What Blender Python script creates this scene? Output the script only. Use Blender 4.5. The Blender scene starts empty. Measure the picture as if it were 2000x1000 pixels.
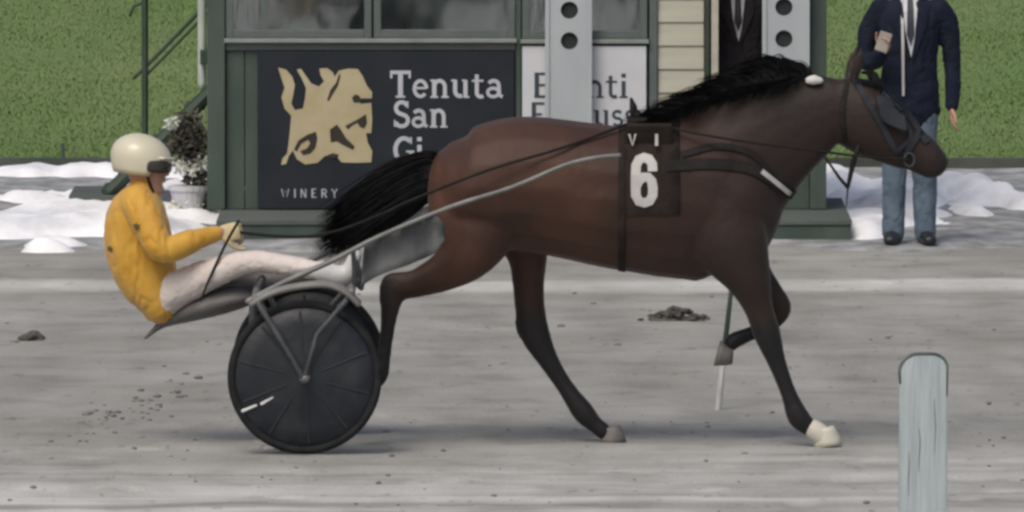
import bpy, bmesh, math, random
import numpy as np
from mathutils import Vector, Matrix, noise as mnoise
from mathutils.bvhtree import BVHTree

random.seed(7)
rng = np.random.default_rng(11)
SC = bpy.context.scene
COL = SC.collection
R = math.radians

# ------------------------------------------------------------------ camera
FPX = 24600.0                     # focal length in photo pixels (long lens from the stand)
PITCH = math.atan(1516 / FPX)
CAM = Vector((0, -60, 4.6))
cd = bpy.data.cameras.new('camera')
cam = bpy.data.objects.new('camera', cd)
COL.objects.link(cam)
cd.sensor_width = 36
cd.lens = 36 * FPX / 2000
cd.clip_start = 1
cd.clip_end = 2000
cam.location = CAM
cam.rotation_euler = (R(90) - PITCH, 0, 0)
SC.camera = cam

# ------------------------------------------------------------------ light
w = bpy.data.worlds.new('World')
SC.world = w
w.use_nodes = True
nt = w.node_tree
bg = nt.nodes['Background']
sky = nt.nodes.new('ShaderNodeTexSky')
sky.sky_type = 'NISHITA'
sky.sun_disc = False
SUN_EL, SUN_AZ = R(52), R(205)     # azimuth clockwise from +Y
sky.sun_elevation = SUN_EL
sky.sun_rotation = SUN_AZ
sky.air_density = 1.0
sky.dust_density = 6.0
sky.ozone_density = 0.8
nt.links.new(sky.outputs[0], bg.inputs[0])
bg.inputs[1].default_value = 0.095
sd = bpy.data.lights.new('sun', 'SUN')
sd.energy = 0.9
sd.angle = R(24)
sd.color = (1, 0.97, 0.93)
sun = bpy.data.objects.new('sun', sd)
COL.objects.link(sun)
sv = Vector((math.sin(SUN_AZ) * math.cos(SUN_EL), math.cos(SUN_AZ) * math.cos(SUN_EL), math.sin(SUN_EL)))
sun.rotation_euler = sv.to_track_quat('Z', 'Y').to_euler()
sun.location = (0, 0, 30)
SC.view_settings.view_transform = 'Standard'
SC.view_settings.look = 'None'
SC.view_settings.gamma = 1
SC.view_settings.use_curve_mapping = False
SC.view_settings.exposure = 0.22
SC.cycles.pixel_filter_type = 'BLACKMAN_HARRIS'
SC.cycles.filter_width = 3.0


def P(px, py, Y=0.0):
    """world point seen at photo pixel (px, py) lying on the upright plane y = Y"""
    a = (px - 1000) / FPX
    b = (500 - py) / FPX
    d = Vector((a, math.cos(PITCH) + b * math.sin(PITCH), -math.sin(PITCH) + b * math.cos(PITCH)))
    return CAM + d * ((Y - CAM.y) / d.y)


# ------------------------------------------------------------------ materials
def mat(name, c, rough=0.7, c2=None, scale=8.0, bump=0.0, bscale=None, stretch=(1, 1, 1), metal=0.0, spec=0.5, detail=6,
        coat=0.0, lo=0.35, hi=0.65, sheen=0.0):
    m = bpy.data.materials.new(name)
    m.use_nodes = True
    n, l = m.node_tree.nodes, m.node_tree.links
    b = n['Principled BSDF']
    b.inputs['Base Color'].default_value = (*c, 1)
    b.inputs['Roughness'].default_value = rough
    b.inputs['Metallic'].default_value = metal
    b.inputs['Specular IOR Level'].default_value = spec
    b.inputs['Coat Weight'].default_value = coat
    b.inputs['Sheen Weight'].default_value = sheen
    tc = n.new('ShaderNodeTexCoord')
    mp = n.new('ShaderNodeMapping')
    mp.inputs['Scale'].default_value = stretch
    l.new(tc.outputs['Object'], mp.inputs[0])
    if c2 is not None:
        t = n.new('ShaderNodeTexNoise')
        t.inputs['Scale'].default_value = scale
        t.inputs['Detail'].default_value = detail
        l.new(mp.outputs[0], t.inputs['Vector'])
        r = n.new('ShaderNodeValToRGB')
        r.color_ramp.elements[0].position = lo
        r.color_ramp.elements[1].position = hi
        r.color_ramp.elements[0].color = (*c, 1)
        r.color_ramp.elements[1].color = (*c2, 1)
        l.new(t.outputs['Fac'], r.inputs[0])
        l.new(r.outputs[0], b.inputs['Base Color'])
    if bump:
        t2 = n.new('ShaderNodeTexNoise')
        t2.inputs['Scale'].default_value = bscale or scale * 4
        t2.inputs['Detail'].default_value = 5
        l.new(mp.outputs[0], t2.inputs['Vector'])
        bp = n.new('ShaderNodeBump')
        bp.inputs['Strength'].default_value = bump
        bp.inputs['Distance'].default_value = 0.02
        l.new(t2.outputs['Fac'], bp.inputs['Height'])
        l.new(bp.outputs[0], b.inputs['Normal'])
    return m


M = {}
M['green'] = mat('green_paint', (.036, .060, .050), .6, (.062, .088, .076), 5, .15, stretch=(1, 1, .3))
M['green_dark'] = mat('dark_green_paint', (.018, .04, .025), .55, (.03, .055, .036), 6, .1)
M['frame'] = mat('grey_green_frame', (.085, .11, .105), .5, (.11, .13, .125), 8, .1)
M['sill'] = mat('grey_sill', (.20, .22, .21), .6, (.26, .28, .27), 6, .1)
M['board_white'] = mat('white_board_paint', (.365, .405, .43), .5, (.425, .465, .49), 4, .08, stretch=(1, 1, .3))
M['black_hole'] = mat('black_hole', (.012, .016, .018), .8, (.02, .024, .026), 20)
M['banner'] = mat('navy_banner', (.014, .019, .027), .7, (.021, .026, .034), 2.5, .1, spec=.25)
M['letter'] = mat('pale_print', (.42, .44, .48), .7, (.50, .52, .56), 9)
M['gold'] = mat('cream_gold_print', (.40, .34, .20), .7, (.46, .40, .26), 6)
M['print_dark'] = mat('dark_brown_print', (.022, .018, .012), .7, (.03, .024, .016), 9)
M['signwhite'] = mat('white_sign', (.52, .54, .58), .55, (.60, .62, .65), 3)
M['print_navy'] = mat('navy_print', (.03, .045, .065), .7, (.04, .055, .075), 9)
M['cream'] = mat('cream_paint', (.39, .385, .32), .6, (.46, .455, .385), 4, .12, stretch=(.4, 1, 3))
M['interior'] = mat('interior_dark', (.38, .41, .41), .9, (.46, .49, .49), 3)
M['interior_light'] = mat('interior_light', (.50, .53, .53), .8, (.6, .62, .62), 3)
M['roof'] = mat('roof_felt', (.05, .06, .055), .9, (.08, .09, .08), 6, .3)
M['plank'] = mat('grey_plank', (.06, .078, .07), .85, (.11, .125, .115), 4, .35, stretch=(.3, 3, 3))
M['metal'] = mat('silver_tube', (.145, .148, .145), .55, (.215, .218, .21), 9, .1, metal=.3)
M['metal_dark'] = mat('dark_grey_tube', (.05, .056, .06), .5, (.085, .092, .096), 12, .08, metal=.3)
M['tyre'] = mat('black_rubber', (.010, .011, .013), .8, (.02, .021, .022), 18, .2, spec=.25)
M['disc'] = mat('navy_disc', (.010, .014, .020), .42, (.034, .039, .044), 7, .1, spec=.45, lo=.45, hi=.85)
M['disc_rib'] = mat('grey_disc_rib', (.017, .021, .027), .5, (.026, .031, .037), 9)
M['whitemark'] = mat('white_mark', (.6, .62, .62), .6, (.66, .68, .68), 9)
M['shell'] = mat('grey_seat_shell', (.085, .083, .082), .55, (.13, .127, .124), 6, .1)
M['flap'] = mat('grey_mud_flap', (.045, .052, .056), .75, (.125, .13, .134), 4, .25, stretch=(2, 1, .8))
M['hair'] = mat('black_horsehair', (.008, .009, .011), .8, (.018, .017, .018), 14, stretch=(1, 1, 1), spec=.12)
M['leather'] = mat('black_leather', (.011, .0105, .010), .7, (.018, .016, .015), 16, .15, spec=.2)
M['hood'] = mat('slate_bridle', (.018, .021, .027), .7, (.030, .034, .042), 12, .2, spec=.25)
M['strap_white'] = mat('white_strap', (.42, .42, .42), .55, (.5, .5, .5), 12)
M['cloth_black'] = mat('black_saddle_cloth', (.020, .0155, .0130), .9, (.030, .023, .019), 10, .25, spec=.2)
M['hoof'] = mat('grey_hoof', (.11, .105, .10), .6, (.18, .17, .16), 14, .2)
M['hoof_white'] = mat('pale_hoof', (.46, .45, .38), .6, (.55, .53, .46), 9, .2)
M['skin'] = mat('skin', (.42, .24, .17), .55, (.47, .28, .2), 12, .05)
M['jacket_yellow'] = mat('yellow_silks', (.53, .275, .022), .6, (.62, .35, .045), 5, .3, 14, sheen=.2)
M['jacket_navy'] = mat('navy_suit', (.008, .012, .026), .9, (.014, .018, .034), 9, .2, 30, spec=.2)
M['jacket_black'] = mat('charcoal_suit', (.024, .022, .027), .9, (.034, .031, .037), 9, .2, 30, spec=.2)
M['shirt'] = mat('pale_shirt', (.55, .56, .60), .75, (.62, .63, .66), 9, .1)
M['tie'] = mat('dark_tie', (.015, .018, .03), .6, (.022, .025, .04), 20)
M['jeans'] = mat('blue_grey_trousers', (.07, .105, .15), .85, (.115, .16, .21), 9, .25, 25)
M['trouser_dark'] = mat('dark_trousers', (.014, .014, .016), .85, (.022, .022, .024), 9, .2, 25)
M['trouser_white'] = mat('white_breeches', (.58, .52, .49), .7, (.66, .61, .58), 6, .2, 18)
M['shoe'] = mat('black_shoe', (.012, .012, .014), .4, (.02, .02, .022), 9)
M['boot'] = mat('pale_boot', (.55, .56, .56), .5, (.64, .65, .65), 9, .1)
M['helmet'] = mat('cream_helmet', (.56, .53, .40), .35, (.62, .59, .46), 4, .02, coat=.2)
M['visor'] = mat('dark_goggles', (.03, .028, .025), .2, (.05, .045, .04), 9)
M['glove'] = mat('pale_glove', (.50, .42, .22), .7, (.56, .48, .28), 12, .2)
M['hairman'] = mat('brown_hair', (.04, .025, .016), .6, (.07, .045, .03), 30, .3)
M['eye'] = mat('eye_dark', (.01, .008, .007), .12, (.014, .01, .009), 9)
M['wood'] = mat('weathered_post', (.28, .34, .355), .8, (.41, .475, .49), 3.2, .5, 9, stretch=(6, 6, .55), lo=.3, hi=.62)
M['post_rim'] = mat('dark_post_rim', (.06, .075, .07), .85, (.15, .17, .165), 9, .3, lo=.35, hi=.7)
M['soil'] = mat('dark_soil', (.06, .055, .048), .95, (.11, .105, .095), 14, .4)
M['clod'] = mat('grey_clod', (.15, .15, .14), .95, (.22, .22, .21), 14, .3)
M['pot'] = mat('pale_pot', (.40, .41, .44), .7, (.52, .53, .56), 5, .2)
M['leaf'] = mat('olive_leaf', (.06, .06, .042), .7, (.11, .10, .08), 6)
M['flower'] = mat('white_flower', (.60, .63, .57), .7, (.7, .72, .66), 9)
M['stake_pale'] = mat('pale_stake', (.45, .46, .46), .6, (.55, .56, .56), 9)

# glass
g = bpy.data.materials.new('window_glass')
g.use_nodes = True
gt = g.node_tree
gt.nodes.remove(gt.nodes['Principled BSDF'])
tr_ = gt.nodes.new('ShaderNodeBsdfTransparent'); tr_.inputs[0].default_value = (.72, .78, .78, 1)
gl_ = gt.nodes.new('ShaderNodeBsdfGlossy'); gl_.inputs['Roughness'].default_value = .06; gl_.inputs[0].default_value = (.9, .95, .95, 1)
fr_ = gt.nodes.new('ShaderNodeFresnel'); fr_.inputs[0].default_value = 3.4
gx = gt.nodes.new('ShaderNodeMixShader')
gt.links.new(fr_.outputs[0], gx.inputs[0]); gt.links.new(tr_.outputs[0], gx.inputs[1]); gt.links.new(gl_.outputs[0], gx.inputs[2])
gt.links.new(gx.outputs[0], gt.nodes['Material Output'].inputs[0])
gn = gt.nodes.new('ShaderNodeTexNoise'); gn.inputs['Scale'].default_value = 1.7
gc = gt.nodes.new('ShaderNodeBump'); gc.inputs['Strength'].default_value = .2; gc.inputs['Distance'].default_value = .02
gt.links.new(gn.outputs['Fac'], gc.inputs['Height']); gt.links.new(gc.outputs[0], gl_.inputs['Normal'])
M['glass'] = g


# ------------------------------------------------------------------ object helpers
def link_mesh(name, me, material=None, parent=None, smooth=False):
    o = bpy.data.objects.new(name, me)
    COL.objects.link(o)
    if material is not None:
        me.materials.clear()
        me.materials.append(M[material] if isinstance(material, str) else material)
    if smooth:
        me.polygons.foreach_set('use_smooth', np.ones(len(me.polygons), dtype=bool))
    if parent is not None:
        o.parent = parent
        o.matrix_parent_inverse = Matrix.Translation(-parent.location) if parent.type == 'EMPTY' else parent.matrix_parent_inverse.copy()
        if parent.type != 'EMPTY':
            o.matrix_parent_inverse = Matrix.Identity(4)
    return o


def pydata(name, V, F, material=None, parent=None, smooth=False):
    me = bpy.data.meshes.new(name)
    me.from_pydata([tuple(v) for v in V], [], F)
    me.update()
    return link_mesh(name, me, material, parent, smooth)


def empty(name, loc, label, cat, group=None):
    o = bpy.data.objects.new(name, None)
    o.empty_display_size = .1
    o.location = loc
    COL.objects.link(o)
    tag(o, label, cat, group)
    return o


def tag(o, label=None, cat=None, group=None, kind=None):
    if label: o['label'] = label
    if cat: o['category'] = cat
    if group: o['group'] = group
    if kind: o['kind'] = kind
    return o


class MB:
    """collects simple solids into one mesh"""
    def __init__(s):
        s.V = []; s.F = []

    def box(s, c, d, rot=None, bevel=0.0):
        bm = bmesh.new()
        bmesh.ops.create_cube(bm, size=1)
        bmesh.ops.scale(bm, vec=d, verts=bm.verts)
        if bevel:
            bmesh.ops.bevel(bm, geom=list(bm.edges), offset=bevel, segments=2, affect='EDGES', profile=.6)
        m = Matrix.Translation(c) @ (rot.to_4x4() if rot is not None else Matrix.Identity(4))
        bmesh.ops.transform(bm, matrix=m, verts=bm.verts)
        s.bm(bm)
        return s

    def bb(s, x0, x1, y0, y1, z0, z1, bevel=0.0):
        return s.box(((x0 + x1) / 2, (y0 + y1) / 2, (z0 + z1) / 2), (x1 - x0, y1 - y0, z1 - z0), None, bevel)

    def bm(s, bm):
        k = len(s.V)
        bm.verts.index_update()
        s.V += [v.co.copy() for v in bm.verts]
        s.F += [[v.index + k for v in f.verts] for f in bm.faces]
        bm.free()

    def tube(s, pts, r, n=10, sub=1):
        rr = r if isinstance(r, (list, tuple)) else [r] * len(pts)
        loft(s.V, s.F, [(Vector(p), a, a) for p, a in zip(pts, rr)], n=n, sub=sub, capn=2)
        return s

    def prism(s, poly, y0, y1):
        """poly = (x, z) outline, extruded along y"""
        bm = bmesh.new()
        a = [bm.verts.new((x, y0, z)) for x, z in poly]
        f = bm.faces.new(a)
        r = bmesh.ops.extrude_face_region(bm, geom=[f])
        bmesh.ops.translate(bm, vec=(0, y1 - y0, 0), verts=[v for v in r['geom'] if isinstance(v, bmesh.types.BMVert)])
        bmesh.ops.triangulate(bm, faces=[q for q in bm.faces if len(q.verts) > 4])
        bmesh.ops.recalc_face_normals(bm, faces=bm.faces)
        s.bm(bm)
        return s

    def build(s, name, material, parent=None, smooth=False):
        return pydata(name, s.V, s.F, material, parent, smooth)


def catmull(vals, sub):
    """vals: list of numpy arrays; returns interpolated list"""
    n = len(vals)
    if n < 3 or sub <= 1:
        if sub <= 1 or n < 2: return vals
        out = []
        for i in range(n - 1):
            for k in range(sub):
                out.append(vals[i] + (vals[i + 1] - vals[i]) * k / sub)
        return out + [vals[-1]]
    out = []
    for i in range(n - 1):
        p0 = vals[i - 1] if i > 0 else 2 * vals[0] - vals[1]
        p1, p2 = vals[i], vals[i + 1]
        p3 = vals[i + 2] if i + 2 < n else 2 * vals[-1] - vals[-2]
        for k in range(sub):
            t = k / sub
            out.append(.5 * (2 * p1 + (p2 - p0) * t + (2 * p0 - 5 * p1 + 4 * p2 - p3) * t * t + (3 * p1 - p0 - 3 * p2 + p3) * t ** 3))
    return out + [vals[-1]]


def loft(V, F, ctrl, ref=(0, 1, 0), n=16, sub=4, capn=3, capk=1.0):
    vals = [np.array([*c[0], c[1], c[2]], float) for c in ctrl]
    vals = catmull(vals, sub)
    pts = [Vector(v[:3]) for v in vals]
    ra = [max(v[3], .0008) for v in vals]
    rb = [max(v[4], .0008) for v in vals]
    ref = Vector(ref)
    m = len(pts)
    T = []
    for i in range(m):
        t = pts[min(i + 1, m - 1)] - pts[max(i - 1, 0)]
        if t.length < 1e-9: t = Vector((0, 0, 1))
        T.append(t.normalized())
    rings = []
    prev = None
    for i in range(m):
        t = T[i]
        b = ref - t * ref.dot(t)
        if b.length < .25:
            b = (prev - t * prev.dot(t)) if prev is not None else (Vector((1, 0, 0)) - t * t.x)
            if b.length < 1e-3: b = Vector((0, 0, 1)) - t * t.z
        b.normalize()
        prev = b
        nn = t.cross(b)
        rings.append((pts[i], nn * ra[i], b * rb[i], t))
    if capn:
        p, a, b, t = rings[0]
        k = min(a.length, b.length) * capk
        pre = []
        for j in range(capn, 0, -1):
            ang = math.pi / 2 * j / (capn + .35)
            pre.append((p - t * k * math.sin(ang), a * math.cos(ang), b * math.cos(ang), t))
        p, a, b, t = rings[-1]
        k = min(a.length, b.length) * capk
        post = []
        for j in range(1, capn + 1):
            ang = math.pi / 2 * j / (capn + .35)
            post.append((p + t * k * math.sin(ang), a * math.cos(ang), b * math.cos(ang), t))
        rings = pre + rings + post
    k0 = len(V)
    for p, a, b, t in rings:
        for j in range(n):
            q = 2 * math.pi * j / n
            V.append(p + a * math.cos(q) + b * math.sin(q))
    for i in range(len(rings) - 1):
        for j in range(n):
            F.append([k0 + i * n + j, k0 + i * n + (j + 1) % n, k0 + (i + 1) * n + (j + 1) % n, k0 + (i + 1) * n + j])
    F.append([k0 + j for j in range(n)][::-1])
    F.append([k0 + (len(rings) - 1) * n + j for j in range(n)])


def solid(name, lofts, voxel, material, parent=None, smooth_it=6, factor=.5, wrinkle=0.0, wscale=9.0, waniso=(1, 1, 1)):
    """union of lofts as ONE continuous skin"""
    V, F = [], []
    for lf in lofts:
        kw = {}
        c = lf
        if isinstance(lf, dict):
            kw = {k: v for k, v in lf.items() if k != 'c'}
            c = lf['c']
        loft(V, F, c, **kw)
    bm = bmesh.new()
    vs = [bm.verts.new(v) for v in V]
    for f in F:
        bm.faces.new([vs[i] for i in f])
    bmesh.ops.recalc_face_normals(bm, faces=bm.faces)
    me = bpy.data.meshes.new('raw')
    bm.to_mesh(me); bm.free()
    tmp = bpy.data.objects.new('raw', me)
    COL.objects.link(tmp)
    md = tmp.modifiers.new('r', 'REMESH'); md.mode = 'VOXEL'; md.voxel_size = voxel; md.adaptivity = 0
    if smooth_it:
        ms = tmp.modifiers.new('s', 'SMOOTH'); ms.factor = factor; ms.iterations = smooth_it
    dg = bpy.context.evaluated_depsgraph_get()
    out = bpy.data.meshes.new_from_object(tmp.evaluated_get(dg))
    bpy.data.objects.remove(tmp)
    bpy.data.meshes.remove(me)
    out.name = name
    if wrinkle:
        nv = len(out.vertices)
        co = np.empty(nv * 3); out.vertices.foreach_get('co', co); co = co.reshape(-1, 3)
        no = np.array([tuple(v.normal) for v in out.vertices])
        d = np.array([mnoise.fractal(Vector((c[0] * wscale * waniso[0], c[1] * wscale * waniso[1], c[2] * wscale * waniso[2])), 1.0, 2.0, 3) for c in co])
        crease = -np.clip(1 - np.abs(d) * 5, 0, 1) ** 2
        co = co + no * ((.45 * d + .55 * crease) * wrinkle)[:, None]
        out.vertices.foreach_set('co', co.ravel())
        out.update()
    return link_mesh(name, out, material, parent, True)


def bvh(o):
    return BVHTree.FromPolygons([v.co.copy() for v in o.data.vertices], [list(p.vertices) for p in o.data.polygons])


# ------------------------------------------------------------------ noise in numpy
def vnoise(x, y, seed=0):
    xi = np.floor(x).astype(np.int64); yi = np.floor(y).astype(np.int64)
    fx = x - xi; fy = y - yi
    fx = fx * fx * (3 - 2 * fx); fy = fy * fy * (3 - 2 * fy)
    def h(a, b):
        v = (a * 374761393 + b * 668265263 + seed * 974634777) & 0xffffffff
        v = ((v ^ (v >> 13)) * 1274126177) & 0xffffffff
        return ((v ^ (v >> 16)) & 0xffff) / 65535.0
    return (h(xi, yi) * (1 - fx) + h(xi + 1, yi) * fx) * (1 - fy) + (h(xi, yi + 1) * (1 - fx) + h(xi + 1, yi + 1) * fx) * fy


def fbm(x, y, seed=0, o=4):
    s = 0; a = .5
    for k in range(o):
        s = s + a * vnoise(x * 2 ** k, y * 2 ** k, seed + k * 17); a *= .5
    return s


def grid(name, xs, ys, zf, material, keep=None):
    X, Y = np.meshgrid(xs, ys)
    Z = zf(X, Y)
    nx, ny = len(xs), len(ys)
    V = np.stack([X.ravel(), Y.ravel(), Z.ravel()], 1)
    i = np.arange(ny - 1)[:, None] * nx + np.arange(nx - 1)[None, :]
    F = np.stack([i, i + 1, i + nx + 1, i + nx], -1).reshape(-1, 4)
    if keep is not None:
        k = keep(X, Y)
        F = F[(k.ravel()[F]).max(1) > 0]
        used = np.unique(F); mp = np.full(len(V), -1); mp[used] = np.arange(len(used))
        V = V[used]; F = mp[F]
    me = bpy.data.meshes.new(name)
    me.vertices.add(len(V)); me.vertices.foreach_set('co', V.ravel())
    me.loops.add(F.size); me.loops.foreach_set('vertex_index', F.ravel().astype(np.int32))
    me.polygons.add(len(F)); me.polygons.foreach_set('loop_start', np.arange(0, F.size, 4, dtype=np.int32))
    me.update(calc_edges=True)
    return link_mesh(name, me, material, None, True)


# ------------------------------------------------------------------ ground
def ground_mat():
    m = bpy.data.materials.new('track_sand')
    m.use_nodes = True
    n, l = m.node_tree.nodes, m.node_tree.links
    b = n['Principled BSDF']
    b.inputs['Roughness'].default_value = .95
    b.inputs['Specular IOR Level'].default_value = .2
    tc = n.new('ShaderNodeTexCoord')
    def tex(sc, scale, det=5):
        mp = n.new('ShaderNodeMapping'); mp.inputs['Scale'].default_value = sc
        l.new(tc.outputs['Object'], mp.inputs[0])
        t = n.new('ShaderNodeTexNoise'); t.inputs['Scale'].default_value = scale; t.inputs['Detail'].default_value = det
        l.new(mp.outputs[0], t.inputs['Vector'])
        return t
    def ramp(src, stops):
        r = n.new('ShaderNodeValToRGB')
        e = r.color_ramp.elements
        e[0].position, e[0].color = stops[0][0], (*stops[0][1], 1)
        e[1].position, e[1].color = stops[-1][0], (*stops[-1][1], 1)
        for p, c in stops[1:-1]:
            q = e.new(p); q.color = (*c, 1)
        l.new(src, r.inputs[0])
        return r
    def mix(kind, fac, a, c):
        x = n.new('ShaderNodeMixRGB'); x.blend_type = kind; x.inputs[0].default_value = fac
        l.new(a, x.inputs[1]); l.new(c, x.inputs[2])
        return x
    streak = tex((.10, .75, 1), 1.0, 6)
    base = ramp(streak.outputs['Fac'], [(.3, (.290, .288, .266)), (.5, (.316, .315, .293)), (.68, (.352, .353, .334))])
    patch = tex((1.2, .25, 1), 1.3, 5)
    pr = ramp(patch.outputs['Fac'], [(.35, (.84, .84, .83)), (.6, (1.04, 1.04, 1.04))])
    c1 = mix('MULTIPLY', 1, base.outputs[0], pr.outputs[0])
    spk = tex((6, 1.6, 1), 2.2, 3)
    sr = ramp(spk.outputs['Fac'], [(.27, (.62, .61, .60)), (.36, (1, 1, 1)), (.66, (1, 1, 1)), (.75, (1.14, 1.14, 1.15))])
    c2 = mix('MULTIPLY', .9, c1.outputs[0], sr.outputs[0])
    blot = tex((1.0, .8, 1), 2.4, 5)
    br = ramp(blot.outputs['Fac'], [(.32, (.78, .78, .78)), (.48, (1, 1, 1)), (.7, (1.12, 1.12, 1.13))])
    c3 = mix('MULTIPLY', .8, c2.outputs[0], br.outputs[0])
    # paler, coarser raked sand along the near edge of the track, and a raked band by the far edge
    sx_ = n.new('ShaderNodeSeparateXYZ'); l.new(tc.outputs['Object'], sx_.inputs[0])
    wob = tex((.5, .5, 1), 1.2, 3)
    ad = n.new('ShaderNodeMath'); ad.operation = 'MULTIPLY_ADD'; ad.inputs[1].default_value = 1.2; l.new(wob.outputs['Fac'], ad.inputs[0]); l.new(sx_.outputs['Y'], ad.inputs[2])
    mr = n.new('ShaderNodeMapRange'); mr.inputs['From Min'].default_value = .9; mr.inputs['From Max'].default_value = -2.6
    l.new(ad.outputs[0], mr.inputs['Value'])
    line = tex((.16, 2.1, 1), 1.0, 5)
    lr = ramp(line.outputs['Fac'], [(.36, (1.0, 1.01, 1.02)), (.47, (1.3, 1.31, 1.35)), (.58, (1.75, 1.76, 1.82))])
    c4 = n.new('ShaderNodeMixRGB'); c4.blend_type = 'MULTIPLY'; l.new(mr.outputs[0], c4.inputs[0]); l.new(c3.outputs[0], c4.inputs[1]); l.new(lr.outputs[0], c4.inputs[2])
    band = n.new('ShaderNodeMapRange'); band.interpolation_type = 'SMOOTHSTEP'
    ab = n.new('ShaderNodeMath'); ab.operation = 'SUBTRACT'; ab.inputs[1].default_value = 12.45; l.new(ad.outputs[0], ab.inputs[0])
    a2 = n.new('ShaderNodeMath'); a2.operation = 'ABSOLUTE'; l.new(ab.outputs[0], a2.inputs[0])
    band.inputs['From Min'].default_value = .75; band.inputs['From Max'].default_value = .2; l.new(a2.outputs[0], band.inputs['Value'])
    c5 = n.new('ShaderNodeMixRGB'); c5.blend_type = 'MULTIPLY'; c5.inputs[2].default_value = (1.62, 1.63, 1.65, 1); l.new(band.outputs[0], c5.inputs[0]); l.new(c4.outputs[0], c5.inputs[1])
    l.new(c5.outputs[0], b.inputs['Base Color'])
    fine = tex((14, 14, 14), 3, 6)
    bp = n.new('ShaderNodeBump'); bp.inputs['Strength'].default_value = .4; bp.inputs['Distance'].default_value = .03
    l.new(fine.outputs['Fac'], bp.inputs['Height'])
    l.new(bp.outputs[0], b.inputs['Normal'])
    return m


far = np.array([6, 8, 12, 20, 40, 80, 160, 320, 500.])
xs = np.concatenate([-far[::-1], np.arange(-4.0, 4.001, .035), far])
ys = np.concatenate([[-500, -300, -150, -80, -60, -40, -25, -16], np.arange(-11, 15.01, .04), [17, 20, 24, 30, 45, 80, 160, 300, 500]])


def track_z(X, Y):
    near = np.clip((-Y + 1.0) / 5.0, 0, 1)
    rid = np.sin((Y + .35 * vnoise(X * .3, Y * .3, 3)) * 2 * np.pi / .62)
    h = .012 * (fbm(X * .8, Y * 2.2, 5) - .5) + (.007 + .018 * near) * (fbm(X * 1.6, Y * 5, 9, 3) - .5) + .004 * near * rid
    pits = np.clip(vnoise(X * 3.1, Y * 2.3, 21) - .80, 0, 1) * 5
    h = h - .022 * pits * (.35 + near)
    r2 = np.random.default_rng(5)
    for _ in range(520):
        hx, hY = r2.uniform(-3.6, 3.6), r2.uniform(-10, 13)
        if abs(hY + .6) < .12: continue
        ix = slice(np.searchsorted(X[0], hx - .25), np.searchsorted(X[0], hx + .25)); iy = slice(np.searchsorted(Y[:, 0], hY - .25), np.searchsorted(Y[:, 0], hY + .25))
        d = np.sqrt(((X[iy, ix] - hx) / 1.15) ** 2 + (Y[iy, ix] - hY) ** 2)
        amp = r2.uniform(.006, .020) * (.5 if hY > 2 else 1)
        h[iy, ix] += -amp * np.exp(-(d / .055) ** 2) + .5 * amp * np.exp(-((d - .105) / .04) ** 2)
    inside = ((np.abs(X) < 4.0) & (Y > -11) & (Y < 15)).astype(float)
    return h * inside


track = grid('track', xs, ys, track_z, ground_mat())
tag(track, kind='structure')

M['gravel'] = mat('grey_gravel', (.20, .21, .205), .95, (.40, .41, .42), 5.5, .6, 20, stretch=(1, .45, 1), lo=.38, hi=.66)
verge = grid('verge', np.arange(-7, 7.01, .08), np.arange(14.6, 24.01, .08),
             lambda X, Y: -.015 + .03 * np.clip((Y - 14.6 - 1.0 * vnoise(X * 1.3, Y * 0 + 2, 8)) * 1.1, 0, 1) + .04 * (fbm(X * 1.7, Y * 1.1, 31) - .35) * np.clip((Y - 14.6) * 1.5, 0, 1), 'gravel')
tag(verge, kind='structure')

M['turf'] = mat('turf', (.122, .205, .054), .95, (.172, .235, .080), .8, .5, 30, stretch=(.7, .12, 1), lo=.35, hi=.66)
lawn = grid('lawn', np.array([-400, -100, -30, -12, -8, -4, 0, 4, 8, 12, 30, 100, 400.]), np.array([23.9, 30, 40, 60, 90, 150, 300, 495.]),
            lambda X, Y: X * 0 + .05, 'turf')
tag(lawn, kind='structure')


def blades():
    N = 330000
    x = rng.uniform(-6.2, 6.2, N); y = 23.95 + 32 * rng.random(N) ** 1.25
    hgt = .006 + .019 * rng.random(N) * (0.5 + vnoise(x * .8, y * .4, 4))
    ang = rng.uniform(0, 2 * np.pi, N); wd = rng.uniform(.0025, .0048, N)
    lx, ly = rng.normal(0, .014, N), rng.normal(0, .014, N)
    V = np.empty((N, 3, 3))
    V[:, 0] = np.stack([x - np.cos(ang) * wd, y - np.sin(ang) * wd, np.full(N, .045)], 1)
    V[:, 1] = np.stack([x + np.cos(ang) * wd, y + np.sin(ang) * wd, np.full(N, .045)], 1)
    V[:, 2] = np.stack([x + lx, y + ly, .05 + hgt], 1)
    me = bpy.data.meshes.new('grass')
    me.vertices.add(N * 3); me.vertices.foreach_set('co', V.ravel())
    me.loops.add(N * 3); me.loops.foreach_set('vertex_index', np.arange(N * 3, dtype=np.int32))
    me.polygons.add(N); me.polygons.foreach_set('loop_start', np.arange(0, N * 3, 3, dtype=np.int32))
    me.update(calc_edges=True)
    me.polygons.foreach_set('use_smooth', np.ones(N, dtype=bool))
    nrm = np.repeat(np.stack([lx * 4, ly * 4 - .15, np.ones(N)], 1), 3, axis=0)
    nrm /= np.linalg.norm(nrm, axis=1)[:, None]
    me.normals_split_custom_set(nrm.tolist())
    o = link_mesh('grass', me, mat('grass_blade', (.135, .245, .062), .85, (.195, .280, .090), .7, stretch=(1, .16, 1), lo=.3, hi=.7, detail=9, spec=.2))
    tag(o, kind='stuff')


blades()
edge_bar = MB()
x = -7.0
edge_bar.bb(-60, 60, 23.86, 23.94, -.05, .085)  # low dark bar along the near edge of the lawn
tag(edge_bar.build('lawn_edge_bar', mat('dark_edge_bar', (.05, .06, .05), .9, (.09, .10, .085), 3, .3)), kind='structure')


# melting snow
def snow_mat():
    return mat('old_snow', (.55, .58, .63), .85, (.93, .94, .96), 2.4, .6, 12, stretch=(.8, .45, 1), lo=.30, hi=.52)


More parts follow.
